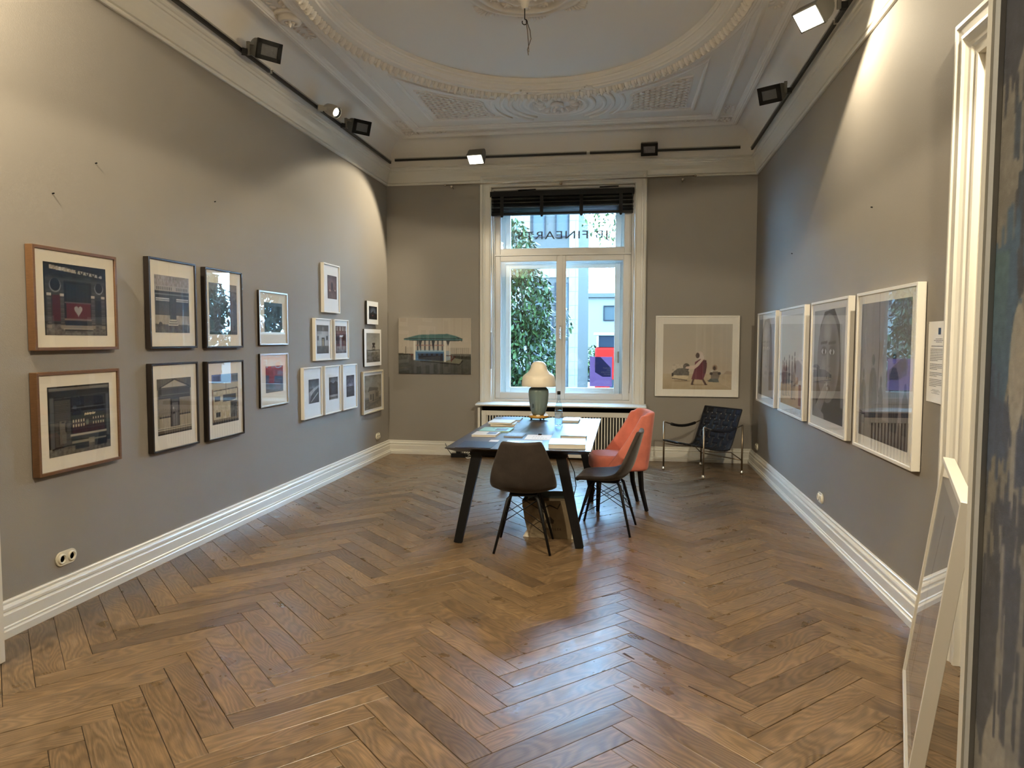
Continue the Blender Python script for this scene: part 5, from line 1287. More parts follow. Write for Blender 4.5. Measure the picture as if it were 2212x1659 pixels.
# ------------------------------------------------------------------ table lamp and bottle
def lamp():
    o = thing('table_lamp', 'table lamp with opal hat-shaped shade, sage glass body and yellow base ring', 'table lamp', (-.862, 7.19, TZ))
    yl = mat('ochre_lacquer', (.50, .27, .045, 1), .35); gl = mat('sage_glass', (.155, .21, .195, 1), .08, spec=.7); op = mat('opal_shade', (.80, .72, .58, 1), .35)
    MB().lathe([(.0, .025), (.05, .025), (.055, .02), (.085, .02), (.098, .026), (.102, .035), (.098, .046), (.085, .05), (.05, .05), (0, .05)], 32).build('base_ring', yl, o, True)
    for k in range(3):
        a = 2 * PI * k / 3 - PI / 2 + .4; g = MB(); g.lathe([(0, 0), (.008, 0), (.009, .012), (.006, .025), (0, .025)], 10, (.075 * math.cos(a), .075 * math.sin(a), 0)); g.build('foot', M_BLACK, o, True)
    for k in range(3):
        a = 2 * PI * k / 3 + .6; g = MB(); g.dome((.078 * math.cos(a), .078 * math.sin(a), .045), .026, .022, .016, 10, 3, sgn=1); g.build('knob', op, o, True)
    MB().lathe([(.0, .05), (.055, .05), (.066, .065), (.082, .11), (.095, .18), (.1015, .25), (.102, .29), (.096, .315), (.08, .33), (.05, .335), (0, .335)], 40).build('body', gl, o, True)
    MB().lathe([(.168, .342), (.172, .352), (.170, .38), (.165, .42), (.160, .442), (.145, .458), (.118, .478), (.095, .50), (.083, .525), (.076, .552), (.062, .577), (.038, .592), (0, .597)], 44).build('shade', op, o, True)
    g = MB(); g.lathe([(.16, .344), (.0, .346)], 30); g.build('shade_underside', op, o, True)
    g = MB(); g.bar((-.045, -.0935, .13), (-.045, -.0975, .17), .006, .004); g.build('toggle', M_BLACK, o)
    c = MB(); c.tube([(-.0, .06, .03), (.05, .14, .005), (.09, .20, .004), (.095, .222, .004)], .003, 6); c.build('cord', M_BLACK, o, True)
lamp()
def bottle():
    o = thing('water_bottle', 'clear glass water bottle with black cap standing on the table', 'bottle', (-.612, 6.70, TZ))
    gm = pane_mat('clear_bottle_glass', (.93, .97, 1, 1), .06)
    MB().lathe([(0, .004), (.03, .002), (.037, .006), (.039, .02), (.038, .06), (.0385, .12), (.038, .155), (.032, .185), (.024, .215), (.0165, .25), (.0135, .28), (.0135, .305), (.0125, .305), (.0125, .28), (.0155, .25), (.023, .213), (.031, .183), (.036, .155), (.0365, .12), (.036, .06), (.036, .022), (.028, .012), (0, .018)], 28).build('glass_body', gm, o, True)
    wm = pane_mat('water', (.90, .95, .99, 1), .03)
    MB().lathe([(0, .0185), (.0275, .0125), (.0355, .0225), (.0355, .15), (.0, .15)], 24).build('water', wm, o, True)
    MB().lathe([(0, .33), (.013, .33), (.0155, .326), (.0155, .30), (.014, .298), (.0138, .298)], 16).build('cap', M_BLACK, o, True)
    mb = MB(); mb.lathe([(.0388, .075), (.0388, .11)], 16, (0, 0, 0), -2.3, -1.2); mb.build('label', mat('thin_blue_label', (.35, .45, .6, 1), .5), o, True)
bottle()

# ------------------------------------------------------------------ books and papers on the table
def book(name, label, cx, cy, w, d, t, rz, cover, z=TZ, patch=None, spine=None, group='books laid out on the table', cat='book'):
    o = thing(name, label, cat, (cx, cy, z + .0005), rz, group)
    cm = mat('cover_' + name + '_%d' % len(MATS), cover, .32)
    bt = .0025
    bevel(MB().box(-w / 2, w / 2, -d / 2, d / 2, 0, bt).build('back_cover', cm, o), .0006, 1)
    bevel(MB().box(-w / 2, w / 2, -d / 2, d / 2, t - bt, t).build('front_cover', cm, o), .0006, 1)
    MB().box(-w / 2 + .003, w / 2 - .004, -d / 2 + (.004 if t < .03 else .002), d / 2 - .004, bt, t - bt).build('page_block', mat('page_edges', (.66, .62, .54, 1), .8, bump=.3, bscale=400, stretch=(1, 1, 20)), o)
    if spine: MB().box(-w / 2, -w / 2 + .003, -d / 2, d / 2, 0, t).build('spine', cm, o)
    if patch:
        for (x0, x1, y0, y1, c, nm) in patch:
            MB().add([(x0 * w / 2, y0 * d / 2, t + .0004), (x1 * w / 2, y0 * d / 2, t + .0004), (x1 * w / 2, y1 * d / 2, t + .0004), (x0 * w / 2, y1 * d / 2, t + .0004)], [(0, 1, 2, 3)]).build('cover_print', mat(nm, c, .4, var=.5, vscale=60), o)
    return o
book('catalogue', 'blue catalogue at the far left table corner', -1.12, 7.09, .20, .29, .022, .02, (.10, .17, .30, 1))
book('catalogue', 'white catalogue lying on top of the stack at the left table edge', -1.15, 6.70, .22, .26, .016, -.03, (.68, .66, .58, 1), z=TZ + .021)
book('catalogue', 'pale yellow catalogue at the bottom of the stack at the left table edge', -1.135, 6.71, .23, .27, .020, .05, (.62, .58, .38, 1))
book('catalogue', 'mint green catalogue with a dark picture on its cover', -1.128, 6.28, .27, .27, .012, 0, (.22, .52, .42, 1), patch=[(-.02, .75, -.75, .35, (.05, .05, .06, 1), 'green_book_picture'), (-.35, -.2, .3, .55, (.05, .25, .15, 1), 'green_book_mark')])
book('catalogue', 'cream catalogue with a small blue picture on its cover', -1.16, 5.955, .21, .24, .016, 0, (.70, .66, .58, 1), patch=[(.1, .85, -.5, .7, (.10, .13, .22, 1), 'cream_book_picture')])
book('catalogue', 'dark blue paperback with pale picture in the middle of the table', -.91, 5.95, .16, .235, .012, 0, (.05, .07, .14, 1), patch=[(-.8, .8, -.6, .8, (.22, .28, .40, 1), 'blue_book_picture')])
book('catalogue', 'thin pale blue catalogue at the far table edge behind the bottle', -.525, 7.14, .165, .32, .022, 0, (.30, .42, .55, 1))
book('art_book', 'thick art book with light blue cover near the right table edge', -.43, 5.46, .28, .33, .034, .06, (.42, .50, .58, 1), spine=True, patch=[(-.9, .9, -.2, .5, (.55, .50, .52, 1), 'art_book_sky'), (.4, .9, .5, .9, (.75, .74, .72, 1), 'art_book_title')])
book('slipcase_book', 'black spined slipcase book behind the thick art book', -.41, 5.90, .21, .165, .028, 0, (.008, .008, .010, 1), spine=True)
book('magazine', 'magazine half hidden behind the backrest of the near chair', -.775, 5.50, .28, .24, .010, .03, (.45, .48, .50, 1), patch=[(-.8, -.2, -.5, .6, (.7, .7, .68, 1), 'mag_pic1'), (0, .8, -.6, .2, (.20, .28, .34, 1), 'mag_pic2')])
def sheets():
    o = thing('desk_sheet', 'white sheet with a black clip lying in the middle of the table', 'paper', (-.705, 5.89, TZ + .0004), .03)
    MB().box(-.105, .105, -.148, .148, 0, .0012).build('paper', M_PAPER, o)
    MB().box(-.015, .015, .125, .155, .001, .014).build('clip', M_BLACK, o)
    t = MB()
    for r, y in enumerate((.05, .02, -.06, -.075)):
        for k in range(4 if r < 2 else 6): t.box(-.05 + k * .022, -.036 + k * .022, y, y + .007, .0012, .0014)
    t.build('printed_marks', mat('faint_print', (.35, .36, .4, 1), .7), o)
    o = thing('dark_mat', 'dark ribbed desk mat at the near left table corner', 'desk mat', (-1.12, 5.345, TZ + .0004))
    mm = mat('ribbed_mat', (.028, .020, .022, 1), .45)
    MB().box(-.135, .135, -.135, .20, 0, .003).build('pad', mm, o)
    rb = MB()
    for k in range(60): rb.box(-.133 + k * .00445, -.1305 + k * .00445, -.133, .198, .003, .0042)
    rb.build('ribs', mm, o)['kind'] = 'stuff'
    c = MB().box(-.036, .036, -.05, .05, 0, .0008).build('card', M_PAPER, None); c.location = (-1.03, 5.62, TZ + .0006)
    tag(c, 'small white card beside the dark desk mat', 'card'); c.name = 'business_card'
sheets()

# ------------------------------------------------------------------ bag and cables under the table
def bag():
    o = thing('paper_bag', 'brown paper carrier bag standing under the table', 'bag', (-.565, 5.60, 0), math.radians(-2))
    km = mat('kraft_paper', (.20, .155, .095, 1), .75, bump=.3, bscale=25, var=.12, vscale=10)
    b0 = [(-.165, -.085, 0), (.17, -.085, 0), (.17, .085, 0), (-.165, .085, 0)]
    t0 = [(-.225, -.07, .285), (.165, -.075, .30), (.17, .075, .345), (-.20, .075, .335)]
    mid = [(-.20, -.095, .15), (.18, -.09, .15), (.18, .09, .15), (-.19, .09, .15)]
    m_ = MB(); m_.loops([b0, mid, t0]); m_.add(b0, [(3, 2, 1, 0)]); q = m_.build('body', km, o)
    so = q.modifiers.new('thick', 'SOLIDIFY'); so.thickness = .002
    MB().loops([[(x * .985, y * .97, z - .002) for x, y, z in t0], [(x * .985, y * .97, z - .055) for x, y, z in t0]]).build('inner_fold', mat('dark_green_lining', (.035, .045, .040, 1), .7), o)
    for sx in (-1, 1):
        f = MB(); f.add([(sx * .165, -.086, .001), (sx * .215, -.075, .001), (sx * .175, -.05, .075)], [(0, 1, 2)]); f.build('folded_corner', mat('crumpled_paper', (.55, .50, .40, 1), .7), o)
    hd = MB(); hd.tube([(-.08, -.078, .275), (-.06, -.086, .235), (0.0, -.088, .262), (.06, -.086, .235), (.08, -.078, .275)], .0035, 6); hd.build('handle', M_BLACK, o, True)
    ink = mat('bag_print', (.045, .032, .020, 1), .8)
    lg = MB(); lg.add([(-.03, -.0945, .12), (.03, -.0945, .12), (.035, -.0950, .145), (0, -.0950, .175), (-.035, -.0950, .145)], [(0, 1, 2, 3, 4)]); lg.build('emblem', ink, o)
    text('lettering', 'CONWEILER', .026, ink, o, (-.0, -.0935, .075), (math.radians(86), 0, 0), space=1.35)
bag()
def cables():
    o = thing('power_strip', 'black power adapter and plug with tangled cables by the baseboard', 'power adapter', (-2.16, 9.20, 0))
    MB().box(-.10, .10, -.04, .04, 0, .05).build('adapter_block', M_BLACK, o); MB().box(-.04, .02, -.0, .05, .05, .15).build('plug', M_BLACK, o)
    for k in range(3):
        c = MB(); pts = []
        for i in range(14):
            t = i / 13; pts.append((.08 + .10 * t + .04 * math.sin(9 * t + k * 2), -.02 + .05 * math.cos(11 * t + k), .008 + .12 * abs(math.sin(5 * t + k)) * (1 - t)))
        c.tube(pts, .004, 6); c.build('cable', M_BLACK, o, True)
    w = MB(); w.tube([(.10, -.05, .008), (.14, -.12, .008), (.18, -.09, .012), (.22, -.14, .008), (.20, -.03, .008), (.15, .02, .01), (.11, -.02, .012)], .006, 6); w.build('white_cable', M_PAPER, o, True)
    c = MB(); c.tube([(-.10, 0, .03), (-.16, .02, .10), (-.2, .06, .17)], .004, 6); c.build('cable', M_BLACK, o, True)
cables()
def hanging_cable():
    o = thing('hanging_cable', 'thin black cable hanging from under the tabletop to the floor', 'cable', (-.47, 5.82, 0))
    MB().tube([(0, -.02, TZ - .066), (.02, -.03, .60), (.07, -.02, .48), (.085, 0, .36), (.06, .02, .25), (.0, .05, .12), (-.1, .12, .03), (-.14, .20, .004), (-.1, .5, .004)], .0035, 6).build('cord', M_BLACK, o, True)
    MB().box(-.012, .012, -.032, -.008, TZ - .068, TZ - .040).build('clip', M_BLACK, o)
hanging_cable()
# ------------------------------------------------------------------ doorway niche in the right wall, shelves, leaning picture, fabric panel
def right_doorway():
    d = bpy.data.objects.new('door_1', None); COL.objects.link(d); struct(d, 'white moulded door casing around a niche with wooden pigeonholes')
    prof = [(0, 0), (0, .04), (.012, .05), (.03, .052), (.04, .044), (.075, .040), (.085, .052), (.10, .054), (.112, .044), (.13, .036), (.15, .034), (.16, .026), (.185, .024), (.19, .03), (.205, .028), (.208, 0)]
    y1, y0, zt = 3.838, 2.245, 3.062
    MB().loops([[(B - p, y1 - o, 0), (B - p, y1 - o, zt - o), (B - p, y0 + o, zt - o), (B - p, y0 + o, 0)] for o, p in prof], close=False).build('casing', M_TRIM, d)
    ln = MB(); ln.box(B, B + .5, 3.61, 3.635, 0, 2.9); ln.box(B, B + .5, 2.45, 2.47, 0, 2.9); ln.box(B, B + .5, 2.47, 3.61, 2.88, 2.9); ln.box(B + .48, B + .5, 2.47, 3.61, 0, 2.88); ln.build('jamb', M_TRIM, d)
    s = thing('pigeonhole_shelf', 'wooden pigeonhole shelf standing inside the white doorway niche', 'shelf', (B + .22, 3.04, 0))
    wm = mat('pale_plywood', (.36, .24, .11, 1), .5, var=.2, vscale=14, stretch=(1, 1, 6))
    W_, H_ = .545, 1.86
    for y in (-W_, W_ - .018): MB().box(-.16, .22, y, y + .018, 0, H_).build('side_panel', wm, s)
    MB().box(.20, .215, -W_, W_, 0, H_).build('back_panel', wm, s)
    for z in (.05, .30, .55, .80, .95, 1.07, 1.235, 1.32, 1.575, 1.66, 1.84): MB().box(-.16, .20, -W_ + .018, W_ - .018, z, z + .015).build('shelf_board', wm, s)
    for y in (-.18, .18): MB().box(-.15, .20, y - .006, y + .006, .05, H_ - .02).build('divider', wm, s)
right_doorway()

def leaning_picture():
    o = thing('leaning_picture', 'white framed glass picture leaning on the floor beside the doorway', 'framed picture', (1.171, 3.0, .002))
    far = Vector((1.342, 3.491, 0)); dr = Vector((-.33, -.944, 0)).normalized(); w = 1.03; near = far + dr * w
    o.location = (far + near) / 2 + Vector((0, 0, .003))
    o.rotation_euler = (math.radians(-7.2), 0, math.atan2(dr.y, dr.x))   # local x along dr, front faces -y (towards the room)
    lb = mat('grey_print_paper', (.32, .315, .30, 1), .6)
    c = Cv(60, 60, (172, 170, 164)); c.line(.2, .1, .45, .9, .03, (96, 94, 92)); c.line(.3, .05, .36, .5, .03, (110, 106, 102)); c.noise(4, 5, 5)
    frame_parts(o, w / 2, 1.03, [-.43, .43], .09, .94, c.get(), M_WHITE, .02, .05, M_BOARD, True)
leaning_picture()

def fabric_panel():
    mt = bpy.data.materials.new('ikat_fabric'); mt.use_nodes = True; nt = mt.node_tree; bs = nt.nodes['Principled BSDF']; N = nt.nodes.new; Lk = nt.links.new
    at = N('ShaderNodeVertexColor'); at.layer_name = 'ink'; tc = N('ShaderNodeTexCoord')
    wv = N('ShaderNodeTexWave'); wv.bands_direction = 'Z'; wv.inputs['Scale'].default_value = 110; wv.inputs['Distortion'].default_value = 3; wv.inputs['Detail Scale'].default_value = 20; Lk(tc.outputs['Object'], wv.inputs[0])
    mr = N('ShaderNodeMapRange'); mr.inputs[3].default_value = .72; mr.inputs[4].default_value = 1.18; Lk(wv.outputs['Fac'], mr.inputs[0])
    vm = N('ShaderNodeVectorMath'); vm.operation = 'SCALE'; Lk(at.outputs[0], vm.inputs[0]); Lk(mr.outputs[0], vm.inputs['Scale']); Lk(vm.outputs[0], bs.inputs['Base Color']); bs.inputs['Roughness'].default_value = .5; bs.inputs['Sheen Weight'].default_value = .25
    bp = N('ShaderNodeBump'); bp.inputs['Strength'].default_value = .5; bp.inputs['Distance'].default_value = .002; Lk(wv.outputs['Fac'], bp.inputs['Height']); Lk(bp.outputs[0], bs.inputs['Normal'])
    o = thing('fabric_panel', 'tall blue and silver ikat fabric panel in a white frame at the picture edge', 'fabric panel', (.86, 1.37, .06), -PI / 2)
    # local x = -y in the room; far edge (y=1.885) is local x=-.515
    W_, H_ = .515, 2.75
    frame4(MB(), -W_, W_, 0, H_, -.03, -.001, .022, .022, .03, .03).build('frame', M_TRIM, o)
    frame4(MB(), -W_ + .022, W_ - .022, .03, H_ - .03, -.024, -.001, .024, .024, .02, .02).build('inner_frame', mat('shadow_grey_paint', (.42, .43, .43, 1), .5), o)
    c = Cv(180, 420, (120, 116, 108)); sil = (138, 132, 122)
    def blob(pts, col):      # ikat blot with feathered top and bottom
        c.poly(pts, col)
        xs = [p[0] for p in pts]; 
        for k in range(26):
            i = random.randrange(len(pts)); x = pts[i][0] + random.uniform(-.05, .05); y = pts[i][1]; c.rect(x, y - random.uniform(.005, .03), x + .012, y + random.uniform(.005, .03), col)
    deep, blue, mid = (46, 50, 64), (54, 88, 118), (66, 100, 108)
    for rep in range(5):
        x = rep * .235
        blob([(x - .02, .86), (x + .20, .87), (x + .11, .80), (x + .06, .76), (x + .0, .78)], deep)
        blob([(x + .11, .72), (x + .15, .71), (x + .14, .665), (x + .11, .66)], (40, 56, 74)); blob([(x + .13, .64), (x + .17, .63), (x + .16, .61), (x + .13, .60)], deep)
        blob([(x - .02, .62), (x + .10, .63), (x + .12, .56), (x + .06, .47), (x - .02, .48)], blue)
        c.vgrad(.52, .62, blue, mid, x, x + .07)
        blob([(x - .02, .50), (x + .08, .49), (x + .10, .455), (x + .02, .44), (x - .02, .45)], (46, 66, 98)); blob([(x + .12, .47), (x + .20, .47), (x + .20, .43), (x + .13, .42)], (46, 58, 84))
        c.ell(x + .125, .52, .035, .055, (156, 150, 138), .95); c.rect(x + .115, .40, x + .135, .47, (150, 144, 134), .9)
        blob([(x + .05, .40), (x + .075, .395), (x + .085, .35), (x + .06, .345)], deep); blob([(x + .10, .40), (x + .16, .39), (x + .14, .35), (x + .13, .30), (x + .11, .34)], deep)
        blob([(x - .02, .325), (x + .075, .33), (x + .09, .30), (x + .085, .23), (x + .03, .18), (x - .02, .22)], deep)
        c.rect(x + .095, .22, x + .108, .37, sil, .9); c.ell(x + .10, .17, .055, .055, (146, 140, 130), .95); blob([(x + .12, .32), (x + .16, .33), (x + .17, .26), (x + .13, .22)], deep)
        blob([(x + .02, .12), (x + .08, .11), (x + .07, .05), (x + .01, .06)], deep); blob([(x + .05, .97), (x + .14, .98), (x + .12, .92)], blue)
    c.noise(7, 90, 200, oct=2)
    me = print_mesh('fabric', c.get(1.0), -W_ + .044, W_ - .044, .05, H_ - .05, -.012)
    ob('fabric', me, mt, o)
fabric_panel()

def open_door():
    d = bpy.data.objects.new('door_2', None); COL.objects.link(d); struct(d, 'white open door leaf with lever handle at the picture edge')
    x1 = -2.912
    lf = MB().box(x1 - .045, x1, YF + .005, 2.93, .006, 2.98).build('leaf', M_TRIM, d); bevel(lf, .003, 1)
    for z0, z1 in ((.25, 1.0), (1.2, 2.7)): bevel(frame4(MB(), 0, 0.7, z0, z1, 0, .012, .04, .04, .04, .04).build('panel_moulding', M_TRIM, d), .002, 1)
    for o in [c for c in d.children if c.name.startswith('panel_moulding')]: o.rotation_euler = (0, 0, PI / 2); o.location = (x1 + .012, 2.08, 0)
    h = MB(); h.box(x1, x1 + .012, 2.86, 2.90, 1.04, 1.21); h.tube([(x1 + .012, 2.885, 1.172), (x1 + .045, 2.885, 1.172), (x1 + .05, 2.80, 1.170)], .011, 8); h.build('handle', M_TRIM, d)
open_door()

# ------------------------------------------------------------------ street outside
GZ = -1.3
def leaf_mesh(name, n, sampler, size, droop=.5):
    v = np.zeros((n * 6, 3)); f = []
    tmpl = np.array([(0, 0, 0), (.32, .18, .05), (.36, -.16, .05), (.72, .15, .02), (.75, -.13, .02), (1.0, 0, -.08)])
    for i in range(n):
        p = sampler(); a = random.uniform(0, 2 * PI); e = random.uniform(-1.0, .5) - droop; s = size * random.uniform(.65, 1.3); r = random.uniform(-.8, .8)
        d = Vector((math.cos(a) * math.cos(e), math.sin(a) * math.cos(e), math.sin(e))); sd = Vector((-math.sin(a), math.cos(a), 0)); up_ = d.cross(sd) * -1; sd2 = sd * math.cos(r) + up_ * math.sin(r); u2_ = d.cross(sd2) * -1
        Mx = np.array([d, sd2, u2_]); v[i * 6:(i + 1) * 6] = tmpl @ Mx * s + np.array(p); k = i * 6
        f += [(k, k + 2, k + 1), (k + 1, k + 2, k + 4, k + 3), (k + 3, k + 4, k + 5)]
    me = bpy.data.meshes.new(name); me.from_pydata(v.tolist(), [], f); return me
def leaf_mat(name, c1, c2):
    mt = bpy.data.materials.new(name); mt.use_nodes = True; nt = mt.node_tree; bs = nt.nodes['Principled BSDF']
    g = nt.nodes.new('ShaderNodeNewGeometry'); cr = nt.nodes.new('ShaderNodeValToRGB'); cr.color_ramp.elements[0].color = c1; cr.color_ramp.elements[1].color = c2
    nt.links.new(g.outputs['Random Per Island'], cr.inputs[0]); nt.links.new(cr.outputs[0], bs.inputs['Base Color']); bs.inputs['Roughness'].default_value = .35; bs.inputs['Specular IOR Level'].default_value = .12
    return mt
def tree(label, base, blobs, n, size, lm, trunk, name='leafy_tree', droop=.5, group='trees outside the window'):
    o = thing(name, label, 'tree', base, 0, group)
    bk = mat('bark', (.12, .085, .055, 1), .9, bump=.6, bscale=12)
    tr = MB()
    for t in trunk: tr.tube(t, [.04 * (1 - .12 * i) for i in range(len(t))], 8)
    tr.build('trunk', bk, o, True)
    wts = [b[3] * b[4] * b[5] for b in blobs]
    def samp():
        b = random.choices(blobs, wts)[0]
        while True:
            q = Vector((random.uniform(-1, 1), random.uniform(-1, 1), random.uniform(-1, 1)))
            if q.length < 1: break
        q = q * (q.length ** -.45 if q.length > .05 else 1)
        return (b[0] + q.x * b[3], b[1] + q.y * b[4], b[2] + q.z * b[5])
    fo = ob('foliage', leaf_mesh('foliage', n, samp, size, droop), lm, o); fo['kind'] = 'stuff'
def exterior():
    g = MB().box(-80, 80, D + .35, 200, GZ - .2, GZ).build('street', mat('grey_paving', (.12, .11, .10, 1), .8, spec=.05, var=.1, vscale=.7)); struct(g, 'grey paved street outside the window')
    lm = leaf_mat('evergreen_leaves', (.005, .011, .004, 1), (.028, .046, .012, 1)); l2 = leaf_mat('light_leaves', (.014, .025, .005, 1), (.05, .07, .017, 1))
    tree('dense evergreen tree filling the left half of the window view', (-1.9, 12.9, GZ), [(.0, 0, 1.3, .72, .5, 1.1), (-.02, .1, 2.5, .74, .5, 1.0), (-.1, .05, 3.5, .70, .5, .85), (-.3, 0, 4.4, .60, .5, .7), (-1.0, .1, 2.8, .9, .7, 2.0), (.80, -.1, 3.15, .16, .12, .32), (-1.7, .3, 2.0, .9, .7, 1.6)], 34000, .125, lm,
         [[(.1, .2, 0), (.12, .2, 1.2), (.15, .15, 2.6), (0, .1, 4), (-.1, .1, 4.8)]])
    tree('light leafed street tree at the upper right of the window view', (.35, 17.5, GZ), [(-.7, 0, 5.9, .75, .7, .75), (-.2, 0, 6.7, .8, .7, .8), (-1.2, 0, 6.6, .5, .5, .5), (.2, 0, 3.9, .7, .6, .8), (.6, 0, 5.2, .8, .7, 1.0), (-.15, 0, 4.9, .35, .4, .5)], 2600, .15, l2,
         [[(.9, 0, 0), (.85, 0, 2.5), (.6, 0, 4.5), (.2, 0, 6.2)], [(.7, 0, 4.0), (.0, 0, 5.4), (-.7, 0, 6.0)]], droop=.3)
    hb = [(-.6, 0, 1.6, 1.8, .8, 1.3), (1.2, .3, 2.0, 1.8, .8, 1.6), (3.2, .3, 2.2, 1.6, .8, 1.6)]
    tree('row of leafy shrubs behind the red bus', (-.2, 43, GZ), hb, 3000, .34, l2, [[(0, 0, 0), (0, 0, 1.5)], [(2, 0, 0), (2, .1, 2)]], 'street_shrub')
    tree('dense tree on the near pavement to the right of the window', (5.6, 17.6, GZ), [(0, 0, 3.2, 1.5, 1.2, 1.9), (.4, 0, 4.6, 1.3, 1.2, 1.2), (.9, .3, 2.2, 1.3, 1.1, 1.6)], 9000, .19, lm, [[(.3, 0, 0), (.3, 0, 2), (.2, 0, 4.2)]])
    tree('large street tree beyond the red bus', (6.6, 30, GZ), [(0, 0, 5.0, 2.6, 1.6, 2.6), (-2.0, 0, 4.2, 1.7, 1.4, 2.2), (2.4, 0, 4.6, 2.0, 1.4, 2.4)], 9500, .36, lm, [[(0, 0, 0), (0, 0, 3), (.2, 0, 5.5)]])
    tree('second large street tree farther along the street', (17, 33, GZ), [(0, 0, 5.5, 3.0, 2, 3.2), (-1.6, 0, 4.6, 2.0, 1.6, 2.4)], 5000, .40, l2, [[(0, 0, 0), (0, 0, 3), (.2, 0, 5.5)]])
    # stone clad building
    Y = 32.0; b = thing('stone_building', 'pale stone clad building with dark framed windows across the street', 'building', (-6, Y, GZ))
    st = mat('pale_stone', (.105, .10, .085, 1), .7, spec=.05, var=.10, vscale=1.5); jt = mat('stone_joint', (.04, .038, .034, 1), .9, spec=.02); wf = mat('dark_window_frame', (.012, .012, .014, 1), .5, spec=.05); wg = mat('reflecting_window', (.03, .035, .035, 1), .2, spec=.05)
    MB().box(-14, 3.90, .06, 9, 0, 9.0).build('core', jt, b)
    wins = []
    xw = [(1.82, 2.43), (2.86, 3.47)]
    for r, (z0, z1) in enumerate(((7.4, 8.5), (4.2, 5.4))):
        for (x0, x1) in xw + [(-.4, .3), (-2.4, -1.7)]: wins.append((x0, x1, z0, z1))
    wins.append((3.16, 3.47, .75, 3.9)); wins.append((2.0, 2.8, .75, 3.9))
    # tiles
    tl = MB().box(0, 1, 0, .06, 0, 1); tm_ = tl.mesh('stone_tile'); tm_.materials.append(st)
    xs = [-2.6 + .29 * k for k in range(23)]; n = 0
    for i, x in enumerate(xs):
        for k in range(14):
            z = .05 + k * .62; x1 = min(x + .285, 3.90); z1 = z + .612
            if any(x < w[1] - .02 and x1 > w[0] + .02 and z < w[3] - .02 and z1 > w[2] + .02 for w in wins): continue
            if x < 1.0: 
                continue
            t = ob('stone_tile', tm_, None, b); t.location = (x, random.uniform(-.008, .008), z); t.scale = (x1 - x, 1, z1 - z); n += 1
    lw_ = MB()
    for i, x in enumerate(xs):
        if x >= 1.0: continue
        for k in range(14): 
            z = .05 + k * .62
            if any(x < w[1] - .02 and x + .285 > w[0] + .02 and z < w[3] - .02 and z + .612 > w[2] + .02 for w in wins): continue
            lw_.box(x, x + .285, 0, .06, z, z + .612)
    lw_.build('cladding_field', st, b, recalc=False)['kind'] = 'stuff'
    for (x0, x1, z0, z1) in wins:
        f = frame4(MB(), x0, x1, z0, z1, -.03, .10, .05, .05, .05, .05).build('window', wf, b); MB().box(x0 + .05, x1 - .05, .03, .04, z0 + .05, z1 - .05).build('pane', wg, f)
    # far white block
    f = thing('white_block', 'white office block with a window band in the distance', 'building', (-.5, 62, GZ)); wm_ = mat('white_render', (.10, .095, .085, 1), .7, spec=.05)
    MB().box(-3, 14, 0, 8, 0, 6.5).build('wall', wm_, f); MB().box(-3.2, 14.2, -.3, 8, 6.5, 6.85).build('roof', mat('grey_roof', (.05, .05, .05, 1), .6, spec=.05), f)
    for k in range(9):
        for z in (2.2, 4.5): q = frame4(MB(), -1.4 + k * 1.6, -.2 + k * 1.6, z, z + 1.3, -.1, .05, .08, .08, .08, .08).build('window', wf, f); MB().box(-1.32 + k * 1.6, -.28 + k * 1.6, -.02, 0, z + .08, z + 1.22).build('pane', wg, q)
    # red sightseeing bus
    u = thing('red_bus', 'red sightseeing bus with white lettering parked across the street', 'bus', (3.4, 24.0, GZ)); rd = mat('bus_red', (.16, .004, .002, 1), .5, spec=.05); bg_ = mat('bus_glass', (.008, .010, .014, 1), .2, spec=.1); wh = mat('bus_white', (.16, .15, .13, 1), .5, spec=.05)
    X0, X1 = -4.4, 4.4
    bevel(MB().box(X0, X1, 0, 2.4, .35, 2.62).build('body', rd, u), .08, 3)
    MB().box(X0 + .05, X1 - .05, .02, 2.38, 2.62, 3.0).build('upper_windows', bg_, u)
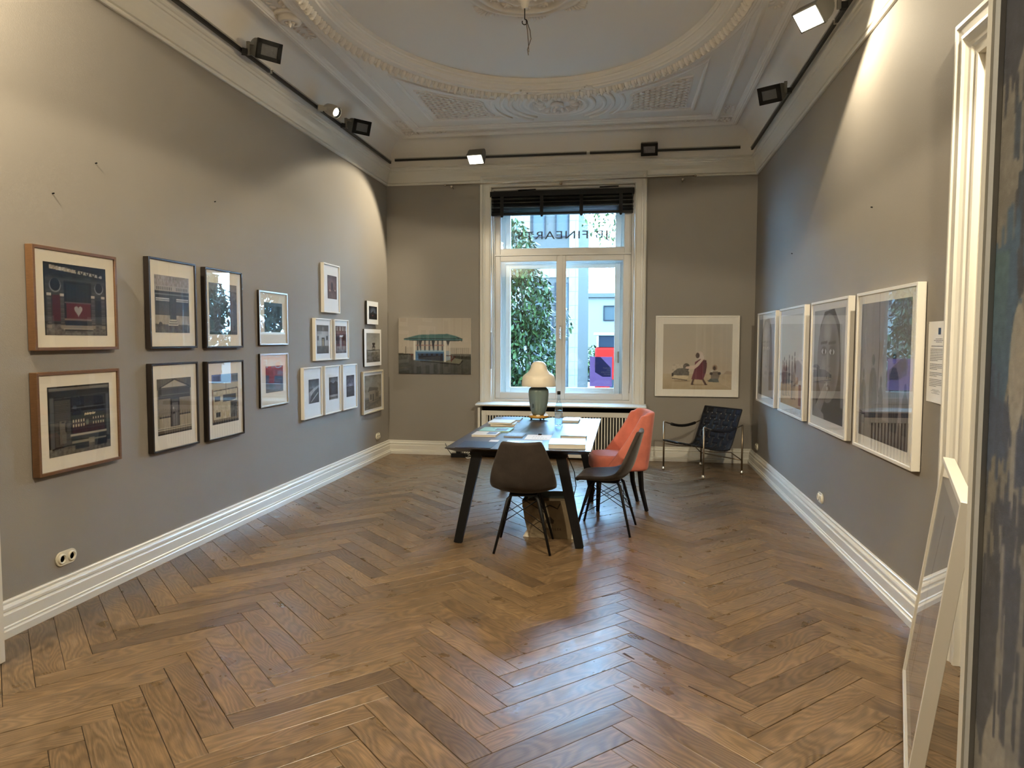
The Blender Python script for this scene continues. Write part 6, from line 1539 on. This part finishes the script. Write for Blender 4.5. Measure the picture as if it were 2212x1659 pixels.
    for k in range(9): MB().box(X0 + .05 + k * 1.08, X0 + .12 + k * 1.08, -.01, .04, 2.62, 3.0).build('window_post', wh, u)
    bevel(MB().box(X0 - .05, X1 + .05, -.04, 2.44, 3.0, 3.1).build('roof_edge', wh, u), .03, 2)
    for k in range(6): MB().box(X0 + .5 + k * 1.35, X0 + 1.65 + k * 1.35, -.012, .0, .95, 1.55).build('lower_window', bg_, u)
    for x in (-2.9, 2.7):
        w = MB(); w.lathe([(.0, -.02), (.22, -.02), (.3, -.03), (.48, -.03), (.5, .02), (.5, .25), (0, .25)], 20); q = w.build('wheel', M_BLACK, u, True); q.location = (x, .02, .5); q.rotation_euler = (-PI / 2, 0, 0)
    for x in (-2.9, -.4, 2.2): text('lettering', 'HOP ON', .42, wh, u, (x, -.015, 2.33), (PI / 2, 0, 0)); text('lettering', 'HOP OFF', .42, wh, u, (x, -.015, 1.95), (PI / 2, 0, 0)); text('lettering', 'Tickets', .22, wh, u, (x, -.015, 1.68), (PI / 2, 0, 0))
    # parked car
    c = thing('parked_car', 'dark parked car beyond the corner of the stone building', 'car', (-3.7, 50, GZ)); cp = mat('car_paint', (.006, .006, .008, 1), .3, spec=.1)
    bevel(MB().prism([(-2.1, .3), (2.1, .3), (2.15, .75), (1.2, .92), (.6, 1.42), (-1.3, 1.45), (-2.0, .95), (-2.15, .7)], 'y', -.85, .85).build('body', cp, c), .06, 2)
    MB().prism([(1.05, .95), (.55, 1.36), (-.2, 1.38), (-.2, .95)], 'y', -.87, -.855).build('side_window', bg_, c); MB().prism([(-.3, .95), (-.3, 1.38), (-1.2, 1.38), (-1.7, .95)], 'y', -.87, -.855).build('side_window', bg_, c)
    for x in (-1.3, 1.35):
        w = MB(); w.lathe([(0, 0), (.2, 0), (.22, -.02), (.33, -.02), (.34, .2), (0, .2)], 16); q = w.build('wheel', M_BLACK, c, True); q.location = (x, -.88, .33); q.rotation_euler = (-PI / 2, 0, 0)
    MB().box(1.95, 2.14, -.86, -.5, .62, .74).build('headlight', wh, c)
exterior()
